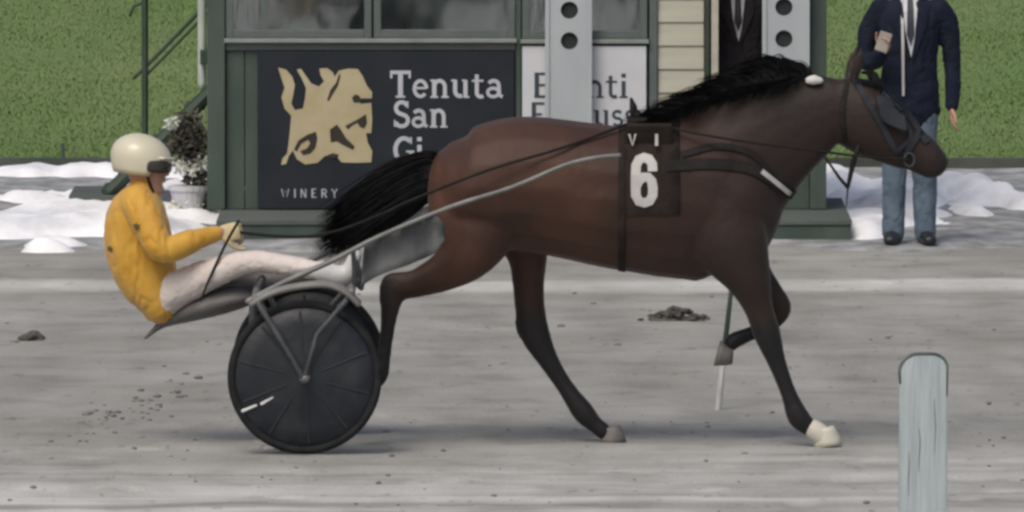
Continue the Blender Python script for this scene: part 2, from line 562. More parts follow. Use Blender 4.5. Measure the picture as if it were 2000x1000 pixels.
def snow(x0, x1, y0, y1, hmax, seed, thr, bumps):
    def hz(X, Y):
        u = (X - x0) / (x1 - x0); v = (Y - y0) / (y1 - y0)
        edge = np.clip(np.minimum(np.minimum(u, 1 - u) * 6, np.minimum(v, 1 - v) * 4), 0, 1)
        n = fbm(X * 1.1, Y * .42, seed, 5)
        h = (n - thr) * edge * 3 - (1 - edge) * .6
        for bx, by, rx, ry, a in bumps:
            h = h + a * np.exp(-((X - bx) / rx) ** 2 - ((Y - by) / ry) ** 2)
        return h
    def z(X, Y):
        h = hz(X, Y)
        return np.where(h > 0, hmax * np.tanh(np.clip(h, 0, None) * 1.3), .25 * h) + .012 + .075 * (fbm(X * 6, Y * 3, seed + 5, 4) - .2) * np.clip(h * 4, 0, 1)
    xs_ = np.arange(x0, x1, .04); ys_ = np.arange(y0, y1, .06)
    o = grid('snow', xs_, ys_, z, M['snow'], keep=lambda X, Y: (hz(X, Y) > -.25).astype(int))
    tag(o, kind='structure')


M['snow'] = snow_mat()
snow(-5.0, -1.1, 14.6, 24.6, .11, 41, .45, [(-2.9, 23.1, 1.0, .4, .75), (-2.77, 15.05, .2, .14, .9), (-3.25, 22.3, .3, .25, -.9), (-2.55, 22.25, .16, .25, -.9), (-2.9, 17.2, .6, 1.2, .5), (-2.2, 20, .8, 2.0, .4), (-2.75, 15.5, .25, .2, .5), (-3.3, 15.5, .2, .4, -1), (-2.6, 16.1, .25, .3, -.8)])
snow(1.4, 3.0, 15.2, 24.4, .11, 57, .47, [(2.18, 16.6, .12, .6, .8), (2.3, 19.2, .28, 1.3, .6), (2.08, 22.0, .14, 1.4, .8), (2.55, 19.5, .12, 1.6, .6)])
snow(2.5, 5.0, 15.4, 22.6, .12, 77, .58, [(2.72, 21.4, .09, .5, .9), (2.86, 21.1, .1, .42, .9), (2.99, 20.6, .1, .42, .9), (3.12, 19.9, .1, .45, .9), (3.26, 19.3, .12, .45, .9), (3.5, 18.8, .2, .5, .9)])
snow(2.2, 4.2, 14.75, 16.2, .05, 91, .50, [(2.25, 15.05, .12, .1, .3), (2.5, 15.4, .08, .2, .3)])

# ------------------------------------------------------------------ booth
YW, YP = 17.2, 16.1               # wall plane, front of the platform
KX = FPX / (60 + YW)


def wx(px): return P(px, 300, YW).x
def wz(py): return P(1000, py, YW).z


booth = empty('judges_booth', (0, YW + 1.2, 0), 'dark green wooden judges booth with windows and open doorway beside the track', 'booth')
XL, XR, ZT, DZ = wx(405), wx(1614), 2.75, .128
YB = YW + 2.5
# platform with planks
b = MB(); b.bb(XL + .1, P(1662, 450, YP).x, YP, YP + .05, .0, DZ - .03, .006)
b.bb(XL + .1, XR, YB - .05, YB, 0, DZ - .03)
b.bb(P(1662, 450, YP).x - .05, P(1662, 450, YP).x, YP + .052, YW + 1.2, 0, DZ - .03)
b.bb(XL + .1, XL + .15, YP + .052, YB - .052, 0, DZ - .03)
b.build('platform_frame', 'green', booth)
pm = MB(); xr = P(1664, 450, YP).x
pm.bb(XL + .08, xr, 0, .125, 0, .028, .004)
p0 = None
y = YP - .012
k = 0
while y < YW + 1.25:
    if p0 is None:
        p0 = pm.build('plank', 'plank', booth); p0.location = (0, y, DZ - .0295); o = p0
    else:
        o = p0.copy(); COL.objects.link(o); o.location = (0, y, DZ - .0295 + random.uniform(-.002, .002))
    y += .134; k += 1
# walls
b = MB(); b.bb(XL + .05, XR - .05, YB - .06, YB, DZ + .001, ZT); b.build('back_wall', 'green', booth)
b = MB(); b.bb(XL + .05, XR - .05, YB - .08, YB - .065, DZ + .001, ZT); b.build('inner_lining', 'interior', booth)
b = MB(); b.bb(XL + .05, XL + .09, YW + .12, YB - .09, DZ + .001, ZT); b.build('side_wall', 'green', booth)
b = MB(); b.bb(XR - .09, XR - .05, YW + .12, YB - .09, DZ + .001, ZT); b.build('side_wall', 'green', booth)
b = MB(); b.bb(XL + .1, XR - .1, YW + 1.3, YB - .09, DZ - .04, DZ - .005); b.build('floor', 'plank', booth)
for (xa, xb) in ((XL, XL + .11), (wx(1582), XR)):
    b = MB(); b.bb(xa, xb, YW - .03, YW + .11, DZ + .001, ZT, .008); b.build('corner_post', 'green', booth)
# front wall below the windows (vertical boards)
xa = XL + .113
edges = [xa, wx(478), wx(640), wx(800), wx(930), wx(1010)]
for i in range(len(edges) - 1):
    b = MB(); b.bb(edges[i] + .002, edges[i + 1] - .002, YW + .02 + .002 * (i % 2), YW + .07, DZ + .001, wz(82), .005)
    b.build('wall_panel', 'green', booth)
b = MB(); b.bb(wx(1012), wx(1266), YW + .02, YW + .07, DZ + .001, wz(82), .005); b.build('wall_panel', 'green', booth)
b = MB(); b.bb(wx(1500), wx(1581), YW + .02, YW + .07, DZ + .001, ZT, .005); b.build('wall_panel', 'green', booth)
b = MB(); b.bb(wx(1268), wx(1284), YW - .01, YW + .09, DZ + .001, ZT, .006); b.build('post', 'frame', booth)
b = MB(); b.bb(wx(1376), wx(1386), YW - .012, YW + .09, DZ + .001, ZT, .006); b.build('post', 'green_dark', booth)
b = MB(); b.bb(wx(1007), wx(1018), YW - .008, YW + .09, DZ + .001, ZT, .006); b.build('post', 'green', booth)
# door lintel
b = MB(); b.bb(wx(1386) + .002, wx(1500), YW + .02, YW + .07, 2.25, ZT); b.build('lintel', 'green', booth)
b = MB(); b.bb(wx(1389), wx(1403), YW + .0, YW + .05, DZ + .001, 2.249, .004); b.build('door_jamb', 'cream', booth)
# clapboards
sl = MB(); hh = 46 / KX
sl.box((0, 0, 0), (wx(1375) - wx(1285), .022, hh * 1.08), Matrix.Rotation(R(-5), 3, 'X'), .004)
s0 = None
z = DZ + hh / 2
while z < ZT - .02:
    if s0 is None:
        s0 = sl.build('slat', 'cream', booth); o = s0
    else:
        o = s0.copy(); COL.objects.link(o)
    o.location = (wx(1330) + random.uniform(-.002, .002), YW + .03, z)
    z += hh
b = MB(); b.bb(wx(1285), wx(1375), YW + .055, YW + .08, DZ + .001, ZT); b.build('wall_panel', 'cream', booth)


def window(xa, xb, za, zb, mull):
    f = MB(); t = .045; ya, yb = YW - .015, YW + .06
    f.bb(xa, xa + t, ya, yb, za, zb, .004); f.bb(xb - t, xb, ya, yb, za, zb, .004)
    f.bb(xa + t, xb - t, ya, yb, za, za + .05, .004); f.bb(xa + t, xb - t, ya, yb, zb - t, zb, .004)
    for mx in mull:
        f.bb(mx - .02, mx + .02, ya + .004, yb - .004, za + .05, zb - t)
    fr = f.build('window', 'frame', booth)
    g_ = MB(); xsx = [xa + t] + [q for mx in mull for q in (mx - .02, mx + .02)] + [xb - t]
    for i in range(0, len(xsx), 2):
        q = MB(); q.bb(xsx[i], xsx[i + 1], YW + .018, YW + .024, za + .05, zb - t)
        pn = q.build('pane', 'glass', None)
        pn.parent = fr
    q = MB(); q.bb(xa - .01, xb + .01, YW - .05, YW + .0, za - .028, za - .002, .004)
    s_ = q.build('sill', 'sill', None); s_.parent = fr
    return fr


zs = wz(74)
window(XL + .115, wx(726), zs, 2.3, [wx(515)])
window(wx(730), wx(1006), zs, 2.3, [])
window(wx(1020), wx(1264), zs - .005, 2.3, [wx(1110)])
b = MB(); b.bb(XL + .113, wx(1266), YW + .0, YW + .07, 2.303, ZT, .005); b.build('fascia', 'green', booth)
b = MB(); b.bb(XL + .113, wx(1006), YW - .006, YW + .018, wz(98), wz(84), .004); b.build('rail', 'frame', booth)
# roof
b = MB(); b.bb(XL - .2, XR + .2, YW - .45, YB + .15, ZT + .002, ZT + .09, .01); b.build('roof', 'roof', booth)
# things inside, dimly seen through the glass
b = MB(); b.bb(wx(520), wx(990), YW + .9, YW + 1.5, .8, .84); b.bb(wx(525), wx(535), YW + .95, YW + 1.45, DZ + .03, .8); b.bb(wx(975), wx(985), YW + .95, YW + 1.45, DZ + .03, .8)
tag(b.build('desk', 'interior_light', None), 'grey desk inside the booth under the banner-side window', 'desk')
for i, (pxa, dy, lab) in enumerate(((600, 1.15, 'grey monitor on the desk behind the left booth window'), (880, 1.2, 'grey monitor on the desk behind the second booth window'))):
    t_ = empty('monitor', (wx(pxa), YW + dy, .842), lab, 'monitor', 'monitors on the booth desk')
    b = MB(); b.bb(wx(pxa) - .28, wx(pxa) + .28, YW + dy - .02, YW + dy + .02, 1.06, 1.42, .006); b.build('screen', 'interior_light', t_)
    b = MB(); b.bb(wx(pxa) - .03, wx(pxa) + .03, YW + dy - .0, YW + dy + .02, .85, 1.06); b.bb(wx(pxa) - .12, wx(pxa) + .12, YW + dy - .08, YW + dy + .08, .842, .858); b.build('stand', 'interior_light', t_)
# pale downpipe on the left corner
b = MB(); b.tube([(XL - .035, YW + .1, .9), (XL - .035, YW + .1, 2.72)], .026)
b.build('downpipe', mat('pale_pipe', (.40, .45, .40), .5, (.5, .54, .5), 5), booth, True)
b = MB(); b.box((XL - .02, YW + .05, wz(112)), (.05, .06, .09), None, .008); b.build('pipe_bracket', 'green_dark', booth)

# ------------------------------------------------------------------ lettering
def arc(cx, cy, rx, ry, a0, a1, n=12):
    return [(cx + rx * math.cos(R(a0 + (a1 - a0) * i / n)), cy + ry * math.sin(R(a0 + (a1 - a0) * i / n))) for i in range(n + 1)]


X_ = .68
GL = {
    'T': (.78, [([(.0, .94), (.74, .94)], .13), ([(.37, .0), (.37, .94)], .18), ([(.2, .04), (.54, .04)], .08), ([(.04, .72), (.04, .99)], .08), ([(.70, .72), (.70, .99)], .08)]),
    'e': (.62, [([(.1, .36), (.5, .36)], .08), (arc(.3, .34, .22, .29, 0, 320), .13)]),
    'n': (.74, [([(.17, .0), (.17, .66)], .16), (arc(.36, .40, .19, .23, 180, 0) + [(.55, .0)], .14), ([(.03, .03), (.31, .03)], .07), ([(.42, .03), (.69, .03)], .07), ([(.03, .64), (.2, .64)], .07)]),
    'u': (.74, [([(.17, .66), (.17, .26)] + arc(.34, .26, .17, .20, 180, 300, 6), .15), ([(.54, .66), (.54, .0)], .15), ([(.03, .64), (.2, .64)], .07), ([(.42, .64), (.56, .64)], .07), ([(.54, .03), (.68, .03)], .07)]),
    't': (.50, [([(.2, .86), (.2, .2)] + arc(.34, .18, .14, .14, 180, 310, 6), .14), ([(.03, .63), (.44, .63)], .08)]),
    'a': (.68, [(arc(.3, .48, .18, .15, 160, 0, 6) + [(.5, .1), (.62, .04)], .14), (arc(.28, .20, .20, .16, 20, 340, 10), .12)]),
    'S': (.66, [(arc(.32, .72, .22, .22, 20, 250, 8) + arc(.32, .26, .24, .22, 80, -160, 8), .15), ([(.54, .72), (.54, .97)], .06), ([(.06, .03), (.06, .28)], .06)]),
    'G': (.78, [(arc(.40, .48, .32, .43, 45, 330, 14), .16), ([(.66, .06), (.66, .42)], .15), ([(.48, .42), (.78, .42)], .07), ([(.66, .70), (.66, .95)], .06)]),
    'i': (.36, [([(.18, .0), (.18, .66)], .16), ([(.03, .03), (.33, .03)], .07), ([(.18, .80), (.18, .95)], .17)]),
    'E': (.66, [([(.14, 0), (.14, .98)], .18), ([(.05, .94), (.56, .94)], .10), ([(.14, .5), (.46, .5)], .09), ([(.05, .05), (.58, .05)], .10)]),
    'F': (.62, [([(.14, 0), (.14, .98)], .18), ([(.05, .94), (.56, .94)], .10), ([(.14, .5), (.46, .5)], .09), ([(.02, .04), (.3, .04)], .08)]),
    'v': (.64, [([(.08, .66), (.31, .02)], .14), ([(.31, .02), (.54, .66)], .09)]),
    's': (.54, [(arc(.26, .48, .17, .15, 30, 260, 6) + arc(.26, .19, .18, .15, 80, -150, 6), .12)]),
    'W': (.9, [([(.05, .95), (.25, .05), (.43, .8), (.62, .05), (.82, .95)], .11)]),
    'I': (.34, [([(.17, 0), (.17, .95)], .15)]),
    'N': (.74, [([(.1, 0), (.1, .95)], .12), ([(.1, .95), (.58, 0)], .13), ([(.58, 0), (.58, .95)], .12)]),
    'R': (.70, [([(.12, 0), (.12, .95)], .14), ([(.12, .9)] + arc(.34, .68, .22, .22, 90, -90, 6) + [(.12, .46)], .11), ([(.34, .46), (.6, 0)], .13)]),
    'Y': (.70, [([(.04, .95), (.33, .48), (.62, .95)], .12), ([(.33, .5), (.33, 0)], .14)]),
    'V': (.66, [([(.05, .95), (.32, .03), (.6, .95)], .13)]),
}
six = [(.74, .68), (.73, .83), (.62, .93), (.45, .96), (.27, .92), (.17, .80), (.15, .60), (.15, .38), (.16, .18), (.27, .06), (.45, .03), (.63, .06), (.74, .18), (.75, .33), (.71, .48), (.58, .56), (.42, .56), (.26, .49), (.17, .38)]
GL['6'] = (.9, [(six, .20)])


def ribbons(text, size, track_=0.0, sx=1.0):
    """2-D strips of a line of text: list of [(left,right) ...]"""
    out = []; x0 = 0
    for ch in text:
        if ch == ' ':
            x0 += .4 * size * sx; continue
        adv, strokes = GL[ch]
        for pl, wd in strokes:
            pts = [Vector((x0 + p[0] * size * sx, p[1] * size)) for p in pl]
            st = []
            for i, p in enumerate(pts):
                t = pts[min(i + 1, len(pts) - 1)] - pts[max(i - 1, 0)]
                t.normalize()
                nn = Vector((-t.y, t.x)) * wd * size / 2
                st.append((p + nn, p - nn))
            out.append(st)
        x0 += adv * size * sx + track_
    return out, x0


def text_mesh(name, lines, yf, material, parent, thick=.003):
    """lines: (text, x, z, size, tracking, sx); yf(x,z) gives the surface depth"""
    lay = 0
    out = []
    for tx, x, z, size, tr, sx in lines:
        x0 = x
        for chh in tx:
            strips, adv = ribbons(chh, size, tr, sx)
            V, F = [], []
            for st in strips:
                lay += 1
                e = .00003 * (lay % 23)
                k = len(V)
                for l_, r_ in st:
                    for q in (l_, r_):
                        V.append(Vector((x0 + q.x, yf(x0 + q.x, z + q.y) - thick - e, z + q.y)))
                    for q in (l_, r_):
                        V.append(Vector((x0 + q.x, yf(x0 + q.x, z + q.y) + .001, z + q.y)))
                n = len(st)
                for i in range(n - 1):
                    a = k + i * 4
                    F.append([a, a + 1, a + 5, a + 4]); F.append([a, a + 4, a + 6, a + 2]); F.append([a + 1, a + 3, a + 7, a + 5])
                F.append([k, k + 2, k + 3, k + 1]); a = k + (n - 1) * 4; F.append([a, a + 1, a + 3, a + 2])
            if V: out.append(pydata(name, V, F, material, parent))
            x0 += adv
    return out


# banner
YBN = YW - .03
def bx(px): return P(px, 300, YBN).x
def bz(py): return P(1000, py, YBN).z


ban = empty('banner', (bx(755), YBN, bz(410)), 'navy wine banner with cream animal emblem reading Tenuta San fixed under booth windows', 'banner')
b = MB(); b.bb(bx(503), bx(1004), YBN, YBN + .02, bz(408), bz(100), .003); b.build('panel', 'banner', ban)
sc = FPX / (60 + YBN)
text_mesh('letter', [('Tenuta', bx(762), bz(191), 53 / sc, .001, 1.03), ('San', bx(768), bz(249), 53 / sc, .001, .98), ('Gi', bx(768), bz(318), 53 / sc, .001, 1.0),
                        ('WINERY', bx(549), bz(386), 18 / sc, .024, 1.0)], lambda x, z: YBN, 'letter', ban)


def cp(q): return (bx(400 + q[0] / 2), bz(q[1] / 2))


body_ = [(287, 264), (318, 272), (342, 300), (352, 332), (345, 372), (338, 405), (352, 430), (384, 424), (392, 385), (396, 345), (380, 308), (360, 272), (376, 268), (392, 292), (416, 326), (446, 338), (466, 318), (452, 292), (448, 268), (478, 266), (500, 282), (508, 300), (524, 276), (560, 268), (598, 270), (616, 296), (634, 336), (654, 360), (652, 384), (612, 384), (600, 396), (610, 406), (650, 402),
         (654, 470), (650, 520), (630, 520), (636, 556), (654, 590), (650, 634), (590, 636), (534, 634), (516, 612), (470, 608), (440, 636), (392, 642), (360, 622), (344, 588), (328, 610), (318, 640), (298, 644), (304, 618), (322, 600), (328, 556), (334, 500), (338, 452), (312, 424), (300, 380), (312, 342), (300, 306)]
b = MB(); b.prism([cp(q) for q in body_][::-1], YBN - .004, YBN + .001)
em = b.build('emblem', 'gold', ban)
for pl in ([(348, 584), (366, 548), (400, 526), (434, 514), (440, 540), (432, 578), (412, 600), (384, 606), (372, 590), (398, 580), (412, 560), (404, 546), (376, 562), (360, 592)],
           [(488, 506), (516, 486), (532, 506), (552, 540), (586, 572), (580, 586), (540, 566), (516, 552), (492, 556)],
           [(548, 492), (590, 470), (630, 446), (634, 480), (624, 502), (606, 496), (596, 480), (574, 492), (560, 506)],
           [(574, 382), (588, 368), (604, 374), (610, 390), (598, 402), (582, 400)],
           [(478, 392), (490, 352), (514, 322), (526, 284), (530, 300), (520, 336), (500, 368), (486, 394)],
           [(478, 606), (500, 598), (524, 604), (520, 616), (492, 618)]):
    b = MB(); b.prism([cp(q) for q in pl][::-1], YBN - .006, YBN + .001)
    o = b.build('emblem_mark', 'print_dark', None); o.parent = em

sign = empty('white_sign', (bx(1143), YBN, bz(330)), 'white sign reading Eventi in dark letters right of the navy banner', 'sign')
b = MB(); b.bb(bx(1020), bx(1262), YBN, YBN + .02, bz(330), bz(90), .003); b.build('panel', 'signwhite', sign)
text_mesh('letter', [('Eventi', bx(1041), bz(191), 50 / sc, .0, 1.06), ('F', bx(1036), bz(247), 48 / sc, .0, 1.0), ('uss', bx(1158), bz(247), 48 / sc, .0, 1.0)], lambda x, z: YBN, 'print_navy', sign)


# dotted white boards
def dotted(px0, px1, pdot, pys, pbot, label):
    Yb = YW - .13
    s = FPX / (60 + Yb)
    x0, x1 = P(px0, 100, Yb).x, P(px1, 100, Yb).x
    t_ = empty('marker_board', ((x0 + x1) / 2, Yb, P(1000, pbot, Yb).z), label, 'marker board', 'white dotted boards on the booth front')
    cx = P(pdot, 100, Yb).x
    step = abs(P(0, pys[1], Yb).z - P(0, pys[0], Yb).z)
    r = 17.0 / s
    zb = P(1000, pbot, Yb).z
    zc = P(1000, pys[1], Yb).z
    while zc - step / 2 > zb + .16: zc -= step
    zc = P(1000, pys[1], Yb).z
    V, F = [], []
    bm = bmesh.new()
    dep = .05
    zlow = zc - step / 2
    zz = zc
    top = 2.7
    def quad(a, b_, c, d): bm.faces.new([bm.verts.new(q) for q in (a, b_, c, d)])
    cells = []
    while zz + step / 2 < top:
        cells.append(zz); zz += step
    ztop = cells[-1] + step / 2
    for zc_ in cells:
        N = 24
        ring = [(cx + r * math.cos(2 * math.pi * i / N), Yb, zc_ + r * math.sin(2 * math.pi * i / N)) for i in range(N)]
        def outp(i):
            a = 2 * math.pi * i / N
            c, s_ = math.cos(a), math.sin(a)
            tx = ((x1 - cx) if c > 0 else (cx - x0)) / max(abs(c), 1e-6); tz = (step / 2) / max(abs(s_), 1e-6)
            t = min(tx, tz)
            return (cx + c * t, Yb, zc_ + s_ * t)
        def ang(p): return math.atan2(p[2] - zc_, p[0] - cx) % (2 * math.pi)
        corners = [(x1, Yb, zc_ + step / 2), (x0, Yb, zc_ + step / 2), (x0, Yb, zc_ - step / 2), (x1, Yb, zc_ - step / 2)]
        rv = [bm.verts.new(q) for q in ring]
        rb_ = [bm.verts.new((q[0], Yb + .03, q[2])) for q in ring]
        for i in range(N):
            j = (i + 1) % N
            a0 = 2 * math.pi * i / N; a1 = 2 * math.pi * (i + 1) / N
            mid = [q for q in corners if a0 + 1e-6 < ang(q) < a1 - 1e-6]
            poly = [rv[i], bm.verts.new(outp(i))] + [bm.verts.new(q) for q in mid] + [bm.verts.new(outp(j)), rv[j]]
            bm.faces.new(poly)
            bm.faces.new([rv[i], rv[j], rb_[j], rb_[i]])
    quad((x0, Yb, zb), (x1, Yb, zb), (x1, Yb, zlow), (x0, Yb, zlow))
    quad((x0, Yb + dep, zb), (x0, Yb + dep, ztop), (x1, Yb + dep, ztop), (x1, Yb + dep, zb))
    quad((x0, Yb, zb), (x0, Yb + dep, zb), (x1, Yb + dep, zb), (x1, Yb, zb))
    quad((x0, Yb, ztop), (x1, Yb, ztop), (x1, Yb + dep, ztop), (x0, Yb + dep, ztop))
    quad((x0, Yb, zb), (x0, Yb, ztop), (x0, Yb + dep, ztop), (x0, Yb + dep, zb))
    quad((x1, Yb, zb), (x1, Yb + dep, zb), (x1, Yb + dep, ztop), (x1, Yb, ztop))
    bmesh.ops.recalc_face_normals(bm, faces=bm.faces)
    m_ = MB(); m_.bm(bm)
    m_.build('board', 'board_white', t_)
    for zc_ in cells:
        q = MB()
        bm = bmesh.new()
        bmesh.ops.create_cone(bm, cap_ends=True, segments=24, radius1=r * .995, radius2=r * .995, depth=.006, matrix=Matrix.Translation((cx, Yb + .028, zc_)) @ Matrix.Rotation(R(90), 4, 'X'))
        q.bm(bm); q.build('hole', 'black_hole', t_)
    e = MB(); e.bb(x0 - .004, x0 + .022, Yb - .012, Yb - .0005, zb, ztop, .003); e.build('edge_strip', 'board_white', t_)
    e = MB(); e.bb(x1 - .022, x1 + .004, Yb - .012, Yb - .0005, zb, ztop, .003); e.build('edge_strip', 'board_white', t_)
    e = MB(); e.bb((x0 + x1) / 2 - .03, (x0 + x1) / 2 + .03, Yb + dep + .001, YW + .015, 2.4, 2.46); e.build('bracket', 'metal_dark', t_); e = MB(); e.bb((x0 + x1) / 2 - .03, (x0 + x1) / 2 + .03, Yb + dep + .001, YW + .015, zb + .1, zb + .15)
    e.build('bracket', 'metal_dark', t_)


dotted(1066, 1155, 1112, (20, 80), 262, 'white board with black dots in front of the white sign')
dotted(1490, 1580, 1531, (14, 76), 250, 'white board with black dots beside the open doorway')

# ------------------------------------------------------------------ outside stair
YS = 18.6
st = empty('stair', P(225, 420, YS), 'dark green metal stair with handrail going up the left side of the booth', 'stair')
st.location.z = 0
def sp(px, py, dy=0): return P(px, py, YS + dy)
for dy in (0, .8):
    b = MB(); a, c = sp(214, 376, dy), sp(520, 70, dy)
    b.tube([a + Vector((0, 0, -.0)), c], .045, n=8); b.build('stringer', 'green_dark', st)
    b = MB()
    b.tube([sp(283, 424, dy), sp(283, -40, dy)], .021, n=8); b.build('rail_post', 'green_dark', st, True)
    b = MB(); b.tube([sp(262, 152, dy), sp(283, 132, dy), sp(400, 12, dy), sp(470, -60, dy)], .012, n=8); b.build('handrail', 'green_dark', st, True)
    b = MB(); b.tube([sp(283, 150, dy), sp(400, 30, dy), sp(470, -40, dy)], .009, n=8); b.build('handrail', 'green_dark', st, True)
    b = MB(); b.tube([sp(283, 4, dy), sp(262, 12, dy), sp(254, 30, dy)], .01, n=8); b.build('bracket', 'green_dark', st, True)
for k in range(9):
    q = sp(222 + k * 32, 366 - k * 32, .4)
    b = MB(); b.box((q.x, q.y, q.z), (.13, .72, .02), None, .003); b.build('tread', 'green_dark', st)
b = MB(); q = sp(218, 424, .4); b.bb(q.x - .25, q.x + .15, YS - .1, YS + .95, 0.0, max(.12, sp(214, 380).z)); b.build('base_block', 'plank', st)

# potted plant under the stair
YPl = 18.3
pl = empty('potted_plant', (P(372, 400, YPl).x, YPl, .03), 'olive leaved plant with white flowers in a pale pot left of the booth', 'plant')
q = P(368, 430, YPl)
b = MB()
V, F = b.V, b.F
loft(V, F, [(Vector((q.x, q.y, .0)), .085, .085), (Vector((q.x, q.y, .12)), .10, .10), (Vector((q.x, q.y, .19)), .115, .115)], ref=(0, 1, 0), n=18, sub=1, capn=0)
loft(V, F, [(Vector((q.x, q.y, .185)), .125, .125), (Vector((q.x, q.y, .215)), .125, .125)], n=18, sub=1, capn=0)
b.build('pot', 'pot', pl, False)
b = MB()
for k in range(9):
    a = random.uniform(0, 6.28)
    h = random.uniform(.25, .52)
    b.tube([(q.x, q.y, .19), (q.x + .03 * math.cos(a), q.y + .03 * math.sin(a), .3), (q.x + .1 * math.cos(a), q.y + .1 * math.sin(a), .2 + h)], [.006, .005, .003], n=5, sub=2)
b.build('stem', 'leaf', pl)


def leafcloud(n, c, rad, ln, wd):
    V, F = [], []
    for _ in range(n):
        d = Vector((random.gauss(0, 1), random.gauss(0, 1), random.gauss(0, 1))).normalized() * random.random() ** .5
        p = c + Vector((d.x * rad[0], d.y * rad[1], d.z * rad[2]))
        u = Vector((random.gauss(0, 1), random.gauss(0, 1), random.gauss(0, .7))).normalized()
        v = u.orthogonal().normalized()
        v.rotate(Matrix.Rotation(random.uniform(0, 6.28), 3, u))
        w_ = u.cross(v)
        k = len(V)
        V += [p, p + u * ln * .5 + v * wd + w_ * .006, p + u * ln + w_ * -.01, p + u * ln * .5 - v * wd + w_ * .006]
        F += [[k, k + 1, k + 2], [k, k + 2, k + 3]]
    return V, F


V1, F1 = [], []
for (px_, py_, rr, n_) in ((385, 262, .08, 150), (350, 285, .07, 120), (372, 300, .09, 130), (388, 352, .06, 90), (398, 395, .05, 60), (372, 232, .05, 40)):
    a, f_ = leafcloud(n_, P(px_, py_, YPl), (rr, rr, rr), .07, .018)
    k = len(V1); V1 += a; F1 += [[i + k for i in t] for t in f_]
tag(pydata('foliage', V1, F1, 'leaf', pl), kind='stuff')
for (px_, py_, rr) in ((335, 242, .036), (352, 325, .045), (378, 332, .05), (394, 318, .035), (358, 395, .055), (345, 408, .045), (376, 402, .04)):
    V1, F1 = leafcloud(46, P(px_, py_, YPl - .05), (rr, rr, rr), .035, .014)
    pydata('blossom', V1, F1, 'flower', pl)

# small peg at lawn edge
b = MB(); a = P(123, 338, 23.2); b.box((a.x, a.y, .11), (.025, .025, .22), None, .003)
tag(b.build('peg', 'green_dark'), 'small dark peg standing at the lawn edge behind the snow', 'peg')

# ------------------------------------------------------------------ horse
def hp(px, py, Y, ra, rb=None):
    return (P(px, py, Y), ra, ra if rb is None else rb)


horse = empty('trotting_horse', (P(1150, 868).x, 0, 0), 'dark bay trotting horse in black harness pulling a two wheeled cart', 'horse')


def vert(px, top, bot, w):
    c = P(px, (top + bot) / 2, 0)
    return (c, (bot - top) / 820, w)


torso = [vert(858, 290, 420, .14), vert(876, 270, 445, .20), vert(912, 251, 478, .265), vert(965, 236, 490, .285), vert(1025, 226, 492, .285), vert(1110, 234, 506, .295), vert(1200, 244, 526, .30),
         vert(1285, 236, 541, .28), vert(1360, 240, 549, .25), vert(1392, 254, 558, .235), vert(1432, 285, 556, .23), vert(1468, 330, 548, .19), vert(1494, 372, 530, .12)]
neck = [hp(1370, 360, 0, .40, .19), hp(1422, 335, 0, .34, .165), hp(1495, 280, 0, .268, .125), hp(1562, 240, 0, .215, .10), hp(1612, 218, 0, .175, .09), hp(1650, 214, 0, .14, .085)]
head = [hp(1640, 200, 0, .14, .08), hp(1672, 222, 0, .165, .10), hp(1706, 246, 0, .16, .098), hp(1748, 270, 0, .130, .078), hp(1786, 293, 0, .104, .062), hp(1812, 310, 0, .090, .06), hp(1829, 322, 0, .072, .054)]
jaw = [hp(1668, 262, 0, .075, .07), hp(1700, 285, 0, .06, .055), hp(1760, 315, 0, .04, .035)]
chin = [hp(1790, 325, 0, .035, .035), hp(1815, 336, 0, .034, .04)]
crest = [hp(1300, 258, 0, .07, .06), hp(1400, 210, 0, .06, .05), hp(1500, 178, 0, .05, .045), hp(1600, 160, 0, .04, .05)]
nh = -.14
near_hind = [hp(935, 380, -.05, .17, .10), hp(938, 440, nh + .03, .19, .13), hp(915, 495, nh, .135, .11), hp(868, 530, nh, .098, .08), hp(818, 552, nh, .072, .056), hp(776, 566, nh, .06, .045), hp(763, 596, nh, .05, .042),
             hp(757, 640, nh, .038, .034), hp(750, 692, nh, .036, .034), hp(741, 735, nh, .043, .042), hp(718, 756, nh, .034, .034), hp(704, 768, nh, .036, .038)]
hock_n = [hp(800, 545, nh, .04, .03), hp(757, 548, nh, .032, .028), hp(752, 590, nh, .03, .028)]
fh = .14
far_hind = [hp(985, 360, fh, .2, .11), hp(1015, 440, fh, .165, .13), hp(1030, 500, fh, .10, .1), hp(1032, 555, fh, .078, .07), hp(1036, 610, fh, .074, .06), hp(1046, 655, fh, .074, .055), hp(1072, 705, fh, .052, .040),
            hp(1105, 757, fh, .044, .035), hp(1140, 806, fh, .056, .047), hp(1162, 829, fh, .042, .04), hp(1178, 842, fh, .045, .045)]
hock_f = [hp(1022, 600, fh, .03, .03), hp(1020, 642, fh, .035, .03), hp(1050, 680, fh, .03, .03)]
nf = -.13
near_fore = [hp(1395, 400, nf, .2, .10), hp(1430, 480, nf, .18, .115), hp(1462, 545, nf, .115, .10), hp(1481, 600, nf, .072, .066), hp(1497, 648, nf, .068, .06), hp(1505, 672, nf, .060, .054), hp(1519, 712, nf, .046, .038), hp(1541, 770, nf, .041, .035),
             hp(1559, 814, nf, .056, .048), hp(1582, 836, nf, .043, .04), hp(1598, 846, nf, .046, .046)]
ff = .14
far_fore = [hp(1420, 450, ff, .15, .10), hp(1465, 530, ff, .10, .08), hp(1505, 575, ff, .068, .06), hp(1526, 602, ff, .052, .05), hp(1508, 630, ff, .042, .042), hp(1470, 650, ff, .036, .034), hp(1436, 664, ff, .042, .04), hp(1424, 676, ff, .036, .036)]
thigh_n = [hp(900, 350, -.05, .12, .10), hp(884, 410, -.09, .12, .11), hp(892, 470, -.12, .1, .1)]
earn = [(P(1668, 150, -.045), .028, .022), (P(1676, 122, -.055), .032, .018), (P(1684, 92, -.06), .010, .008)]
